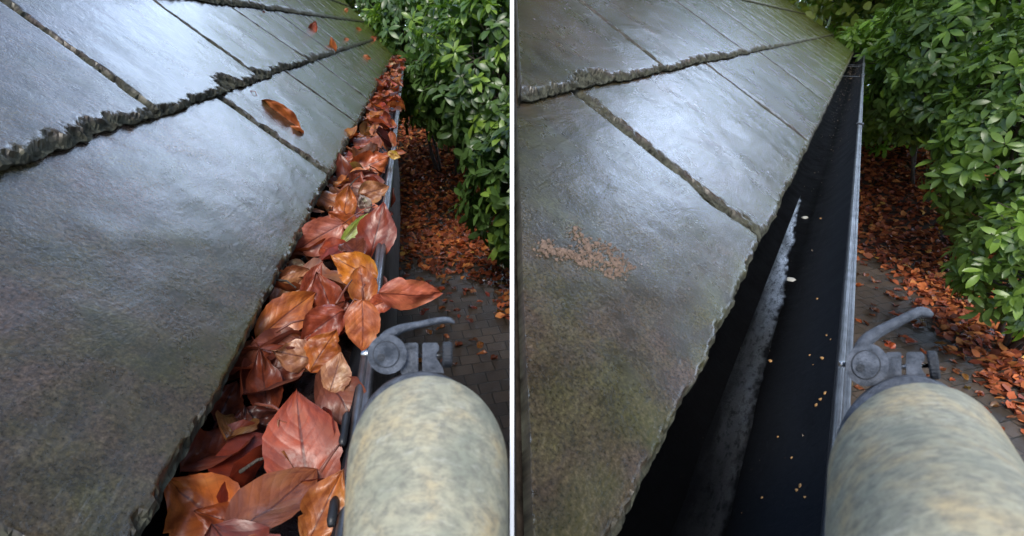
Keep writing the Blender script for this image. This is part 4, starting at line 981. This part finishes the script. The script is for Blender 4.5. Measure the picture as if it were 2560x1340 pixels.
# ------------------------------------------------------------------ trees behind (mirrored in the wet slates)
def tree(P, h, cr, n, label, seed, ls=.16, base=(.06, .11, .03), r0=.18, lit=.15, low=.3):
    rg_ = np.random.default_rng(seed); P = np.array([P[0], P[1], gh(P[0], P[1])]); root = empty("beech_tree", P, label, "tree", "trees behind the thicket")
    kids = []; top = P + np.array([0, 0, h])
    parts = [tube([P - [0, 0, .1], P + [0.05, 0, h * .3], P + [-.08, .05, h * .6], top], [r0, r0 * .8, r0 * .5, r0 * .15], 12)]; ends = []
    for i in range(12):
        a = rg_.uniform(0, 2 * pi); z0 = h * rg_.uniform(low, .85); s0 = P + np.array([0, 0, z0]); e = s0 + np.array([cos(a) * cr, sin(a) * cr, rg_.uniform(.1, .5) * cr]) * rg_.uniform(.6, 1)
        parts.append(tube([s0, (s0 + e) / 2 + rg_.normal(size=3) * .2, e], [r0 * .35, r0 * .2, .02], 7)); ends.append(e)
    v, f = join(parts); kids.append(obj("trunk", mesh("trunk", v, f, M_BARK), root))
    ends = np.array(ends + [top]); k = rg_.integers(0, len(ends), n); T = ends[k] + rg_.normal(size=(n, 3)) * np.array([.33, .33, .22]) * cr
    per = 7; cl = np.array(base) * rg_.uniform(.6, 1.4, (n, 1)); yv = rg_.random(n) < lit; cl[yv] = (.22, .24, .05)
    Pp = np.repeat(T, per, 0) + rg_.normal(size=(n * per, 3)) * ls * .9; Rm = rotmats(n * per, .8, rg_)
    pr = [(q - np.array([0, .5, 0])) * np.array([1.7, 1, 1]) for q in RPROT]
    V, F, TT = scatter_mesh(pr, RF, Pp, Rm, ls * rg_.uniform(.7, 1.2, n * per), np.repeat(cl, per, 0))
    kids.append(obj("crown", mesh("crown", V, F, M_TREE, col=TT), root)); reparent(root, kids)
def polar(az, dist): return (sin(rad(az)) * dist, cos(rad(az)) * dist)
tree(polar(-14, 11.5), 3.4, 2.2, 2200, "tree rising behind the far end of the leaf-packed gutter", 5, base=(.16, .22, .05), lit=.5)  # sunlight put into the leaf tint, mirrored by the far slates
tree(polar(17, 11), 9.0, 2.0, 2600, "unseen tree raised tall behind the thicket, above the roof with the clear gutter", 6, ls=.2, low=.25, r0=.22)  # out of view; height chosen to block sky mirrored in the slates
tree(polar(32, 12.5), 2.7, 2.4, 2600, "yellowing tree behind the far end of the clear gutter", 7, base=(.20, .25, .05), lit=.7)  # leaf tint brightened to mirror as sunlit foliage
tree(polar(54, 9.5), 11.5, 3.2, 2600, "unseen tall beech added so its high crown darkens the slates", 12, ls=.24, r0=.28, low=.66, base=(.20, .10, .04))  # out of view; high crown added to darken the near slates
tree(polar(66, 7.5), 7.5, 2.8, 1500, "big dark beech tree beyond the thicket's far corner", 8, r0=.25, base=(.13, .085, .035))
#tree(polar(95, 6.5), 7.0, 2.8, 1200, "big dark beech tree beside the house, out past the paving", 9, r0=.25)

# ------------------------------------------------------------------ the two clamped poles
def ext_px(pts, z, thick, mat, name, root, bev=.0006, hole=None):
    """flat cast part: outline at its own distance z, with real thickness away from the viewer"""
    n = len(pts); cx_ = sum(p[0] for p in pts) / n; cy_ = sum(p[1] for p in pts) / n; rd = ray(cx_, cy_)
    V = [atd(x, y, z) for x, y in pts] + [atd(x, y, z) + rd * thick for x, y in pts]
    F = [list(range(n))[::-1], [n + i for i in range(n)]] + [[i, (i + 1) % n, n + (i + 1) % n, n + i] for i in range(n)]
    # fix for parallel extrusion
    o = obj(name, mesh(name, V, F, mat, smooth=False), root); bevel(o, bev, 2); return o
def disc(x, y, r, z, th, mat, name, root, bev=.0006, ax=None, n=40):
    a = ax if ax is not None else ray(x, y); c = atd(x, y, z); rr_ = r * z / FPX
    if ax is None:
        v = [atd(x + r * cos(2 * pi * j / n), y + r * sin(2 * pi * j / n), zz) for zz in (z, z + th) for j in range(n)]
        f = [[j, (j + 1) % n, n + (j + 1) % n, n + j] for j in range(n)] + [list(range(n)), [n + j for j in range(n)][::-1]]
    else: v, f = tube([c, c + np.asarray(a) * th], rr_, n)
    o = obj(name, mesh(name, v, f, mat, smooth=False), root); bevel(o, bev, 2)
    for p in o.data.polygons: p.use_smooth = len(p.vertices) == 4
    return o
def thick_curve(pts, ws):
    """outline around a centre line in picture units"""
    pts = np.array(pts, float); t = np.linspace(0, len(pts) - 1, 26); ii = np.clip(t.astype(int), 0, len(pts) - 2); f = t - ii
    def cr(P, i, f):
        p0 = P[max(i - 1, 0)]; p1 = P[i]; p2 = P[i + 1]; p3 = P[min(i + 2, len(P) - 1)]
        return .5 * ((2 * p1) + (p2 - p0) * f + (2 * p0 - 5 * p1 + 4 * p2 - p3) * f * f + (3 * p1 - p0 - 3 * p2 + p3) * f ** 3)
    c = np.array([cr(pts, i, g) for i, g in zip(ii, f)]); w = np.interp(t, range(len(ws)), ws)
    return c, w
def pole(label, lever_pts, lever_w, hub, dx, dy, k, z, sleeve, lab_lever):
    """hub = centre of the cam in the photo; other parts are laid out from it, k scales them"""
    hx, hy = hub
    root = empty("clamped_pole", atd(hx + 90 * k, hy + 200, z), label, "pole")
    kids = []
    def q(x, y): return (hx + x * k, hy + y * k)
    # lever arm: rounded bar of oval section, sweeping from the cam
    c, w = thick_curve(lever_pts, lever_w); V = []; m = 14
    for i, (p, ww) in enumerate(zip(c, w)):
        d = c[min(i + 1, len(c) - 1)] - c[max(i - 1, 0)]; d /= np.linalg.norm(d); nrm = np.array([-d[1], d[0]])
        for j in range(m):
            a = 2 * pi * j / m; pp = p + nrm * ww / 2 * math.copysign(abs(cos(a)) ** .75, cos(a)); V.append(atd(pp[0], pp[1], z - .002) + ray(*pp) * .0042 * (1 + math.copysign(abs(sin(a)) ** .75, sin(a))))
    F = [[i * m + j, i * m + (j + 1) % m, (i + 1) * m + (j + 1) % m, (i + 1) * m + j] for i in range(len(c) - 1) for j in range(m)] + [list(range(m))[::-1], [(len(c) - 1) * m + j for j in range(m)]]
    kids.append(obj("lever", mesh("lever", V, F, M_CLAMP), root, label=lab_lever))
    hub_o = disc(hx, hy, 44 * k, z - .0035, .012, M_CLAMP, "cam", root, .0014); kids.append(hub_o)
    kids.append(disc(hx - 3 * k, hy, 30 * k, z - .0043, .004, M_CLAMP, "pivot_cap", root, .0005))
    # ring groove
    cc = atd(hx - 3 * k, hy, z - .0036); a = np.linspace(0, 2 * pi, 49); v, f = tube([cc + (RT * cos(t) + UP * sin(t)) * 32.5 * k * z / FPX for t in a], .00045, 6, caps=False)
    kids.append(obj("groove_ring", mesh("groove_ring", v, f, M_CLAMPD), root))
    kids.append(disc(hx - 16 * k, hy + 8 * k, 8 * k, z - .0047, .002, M_CLAMPD, "pin", root, .0003))
    kids.append(disc(hx - 47 * k, hy - 2 * k, 7 * k, z + .002, .004, M_STEEL, "rivet", root, .0008, ax=RT * -1))
    # two lugs with a slot, the bolt across and the knurled nut
    kids.append(ext_px([q(30, 34), q(38, -12), q(46, -30), q(78, -31), q(82, -27), q(82, 22), q(82, 50), q(40, 58)], z + .001, .011, M_CLAMP, "lug", root, .0012))
    kids.append(ext_px([q(92, 50), q(92, 22), q(92, -27), q(96, -31), q(130, -31), q(137, -22), q(137, -10), q(130, -4), q(130, 10), q(146, 34), q(150, 50)], z + .001, .011, M_CLAMP, "lug", root, .0012))
    def perp(x0, y0, x1, y1, zz):
        r0, r1 = ray(x0, y0), ray(x1, y1); return atd(x0, y0, zz), C0 + r1 * (zz * (r0 @ r0) / (r1 @ r0))
    b0, b1 = atd(*q(80, 4), z + .006), atd(*q(152, 2), z + .006)
    kids.append(obj("bolt", mesh("bolt", *tube([b0, b1], 5.5 * k * z / FPX, 14), M_STEEL), root))
    # knurled nut, axis to the side
    n = 44; P0, P1 = perp(*q(145, 0), *q(171, 0), z + .005); V = []; rn = 34 * k * z / FPX
    axn = (P1 - P0) / np.linalg.norm(P1 - P0); vv = ray(*q(158, 0)); vv -= axn * (vv @ axn); vv /= np.linalg.norm(vv); uu = np.cross(axn, vv)
    for f_, r_ in ((0, .82), (.12, 1), (.88, 1), (1, .82)):
        for j in range(n):
            a = 2 * pi * j / n; r2 = rn * r_ * (1 + (.035 if j % 2 else -.035)); V.append(P0 + (P1 - P0) * f_ + (uu * cos(a) + vv * sin(a)) * r2)
    F = [[i * n + j, i * n + (j + 1) % n, (i + 1) * n + (j + 1) % n, (i + 1) * n + j] for i in range(3) for j in range(n)] + [list(range(n))[::-1], [3 * n + j for j in range(n)]]
    kids.append(obj("thumb_nut", mesh("thumb_nut", V, F, M_CLAMPD, smooth=False), root)); bevel(kids[-1], .0004, 1)
    # sleeve and collar: rings (cx, cy, rx, ry, depth)
    def rings(rs, name, mat, closed_first=False):
        V = []; n = 64
        for cx, cy, rx, ry, zz, tl in rs:
            for j in range(n):
                a = 2 * pi * j / n; V.append(atd(cx + rx * cos(a), cy - ry * sin(a), zz + tl * sin(a)))
        F = [[i * n + j, i * n + (j + 1) % n, (i + 1) * n + (j + 1) % n, (i + 1) * n + j] for i in range(len(rs) - 1) for j in range(n)]
        F.append(list(range(n))[::-1]); F.append([(len(rs) - 1) * n + j for j in range(n)])
        o = obj(name, mesh(name, V, F, mat), root); kids.append(o); return o
    rings(sleeve, "sleeve", M_SLEEVE)
    cx, cy, rx, ry, zz, tl = sleeve[0]
    z1 = z + .004
    rings([(cx - 6, cy - 4, rx * .96, ry * .97 + 6, zz + .004, 0), (cx - 14, cy - 12, rx * 1.16, ry * 1.05 + 32, zz + .009, 0), (cx - 16, cy - 14, rx * 1.17, ry * 1.05 + 36, z1 + .001, 0), (cx - 18, cy - 10, rx * 1.12, ry + 30, z1 + .004, 0), (cx - 14, cy, rx * .8, ry * .86, z1 + .016, 0)], "collar", M_CLAMP)
    reparent(root, kids)
pole("beige mottled pole end with quick-release clamp beside the leaf-packed gutter",
     [(948, 866), (972, 838), (1008, 820), (1050, 811), (1092, 802), (1122, 800), (1136, 808)], [34, 30, 21, 17, 17, 15, 6], (968, 886), 0, 0, .95, .235,
     [(1070, 1150, 150, 165, .214, 0), (1070, 1152, 180, 198, .210, 0), (1070, 1155, 195, 216, .205, 0), (1069, 1172, 201, 232, .197, 0), (1067, 1250, 205, 250, .186, 0), (1065, 1340, 207, 260, .176, 0), (1062, 1480, 210, 280, .163, 0), (1055, 1800, 217, 330, .140, 0), (1040, 2600, 230, 420, .110, 0)],
     "short lever pointing up and slightly kinked at its tip")
pole("beige mottled pole end with quick-release clamp beside the clear gutter",
     [(2146, 884), (2162, 856), (2186, 836), (2222, 816), (2262, 796), (2296, 780), (2318, 782), (2332, 790)], [38, 36, 32, 27, 25, 25, 24, 10], (2168, 912), 0, 0, 1.05, .235,
     [(2290, 1175, 165, 180, .214, 0), (2292, 1178, 200, 208, .210, 0), (2296, 1182, 220, 224, .205, 0), (2304, 1195, 236, 238, .197, 0), (2318, 1250, 252, 262, .186, 0), (2338, 1330, 276, 290, .172, 0), (2370, 1440, 310, 340, .152, 0), (2430, 1620, 370, 420, .126, 0), (2560, 2000, 480, 560, .098, 0)],
     "long lever sweeping up with a rounded broken tip")
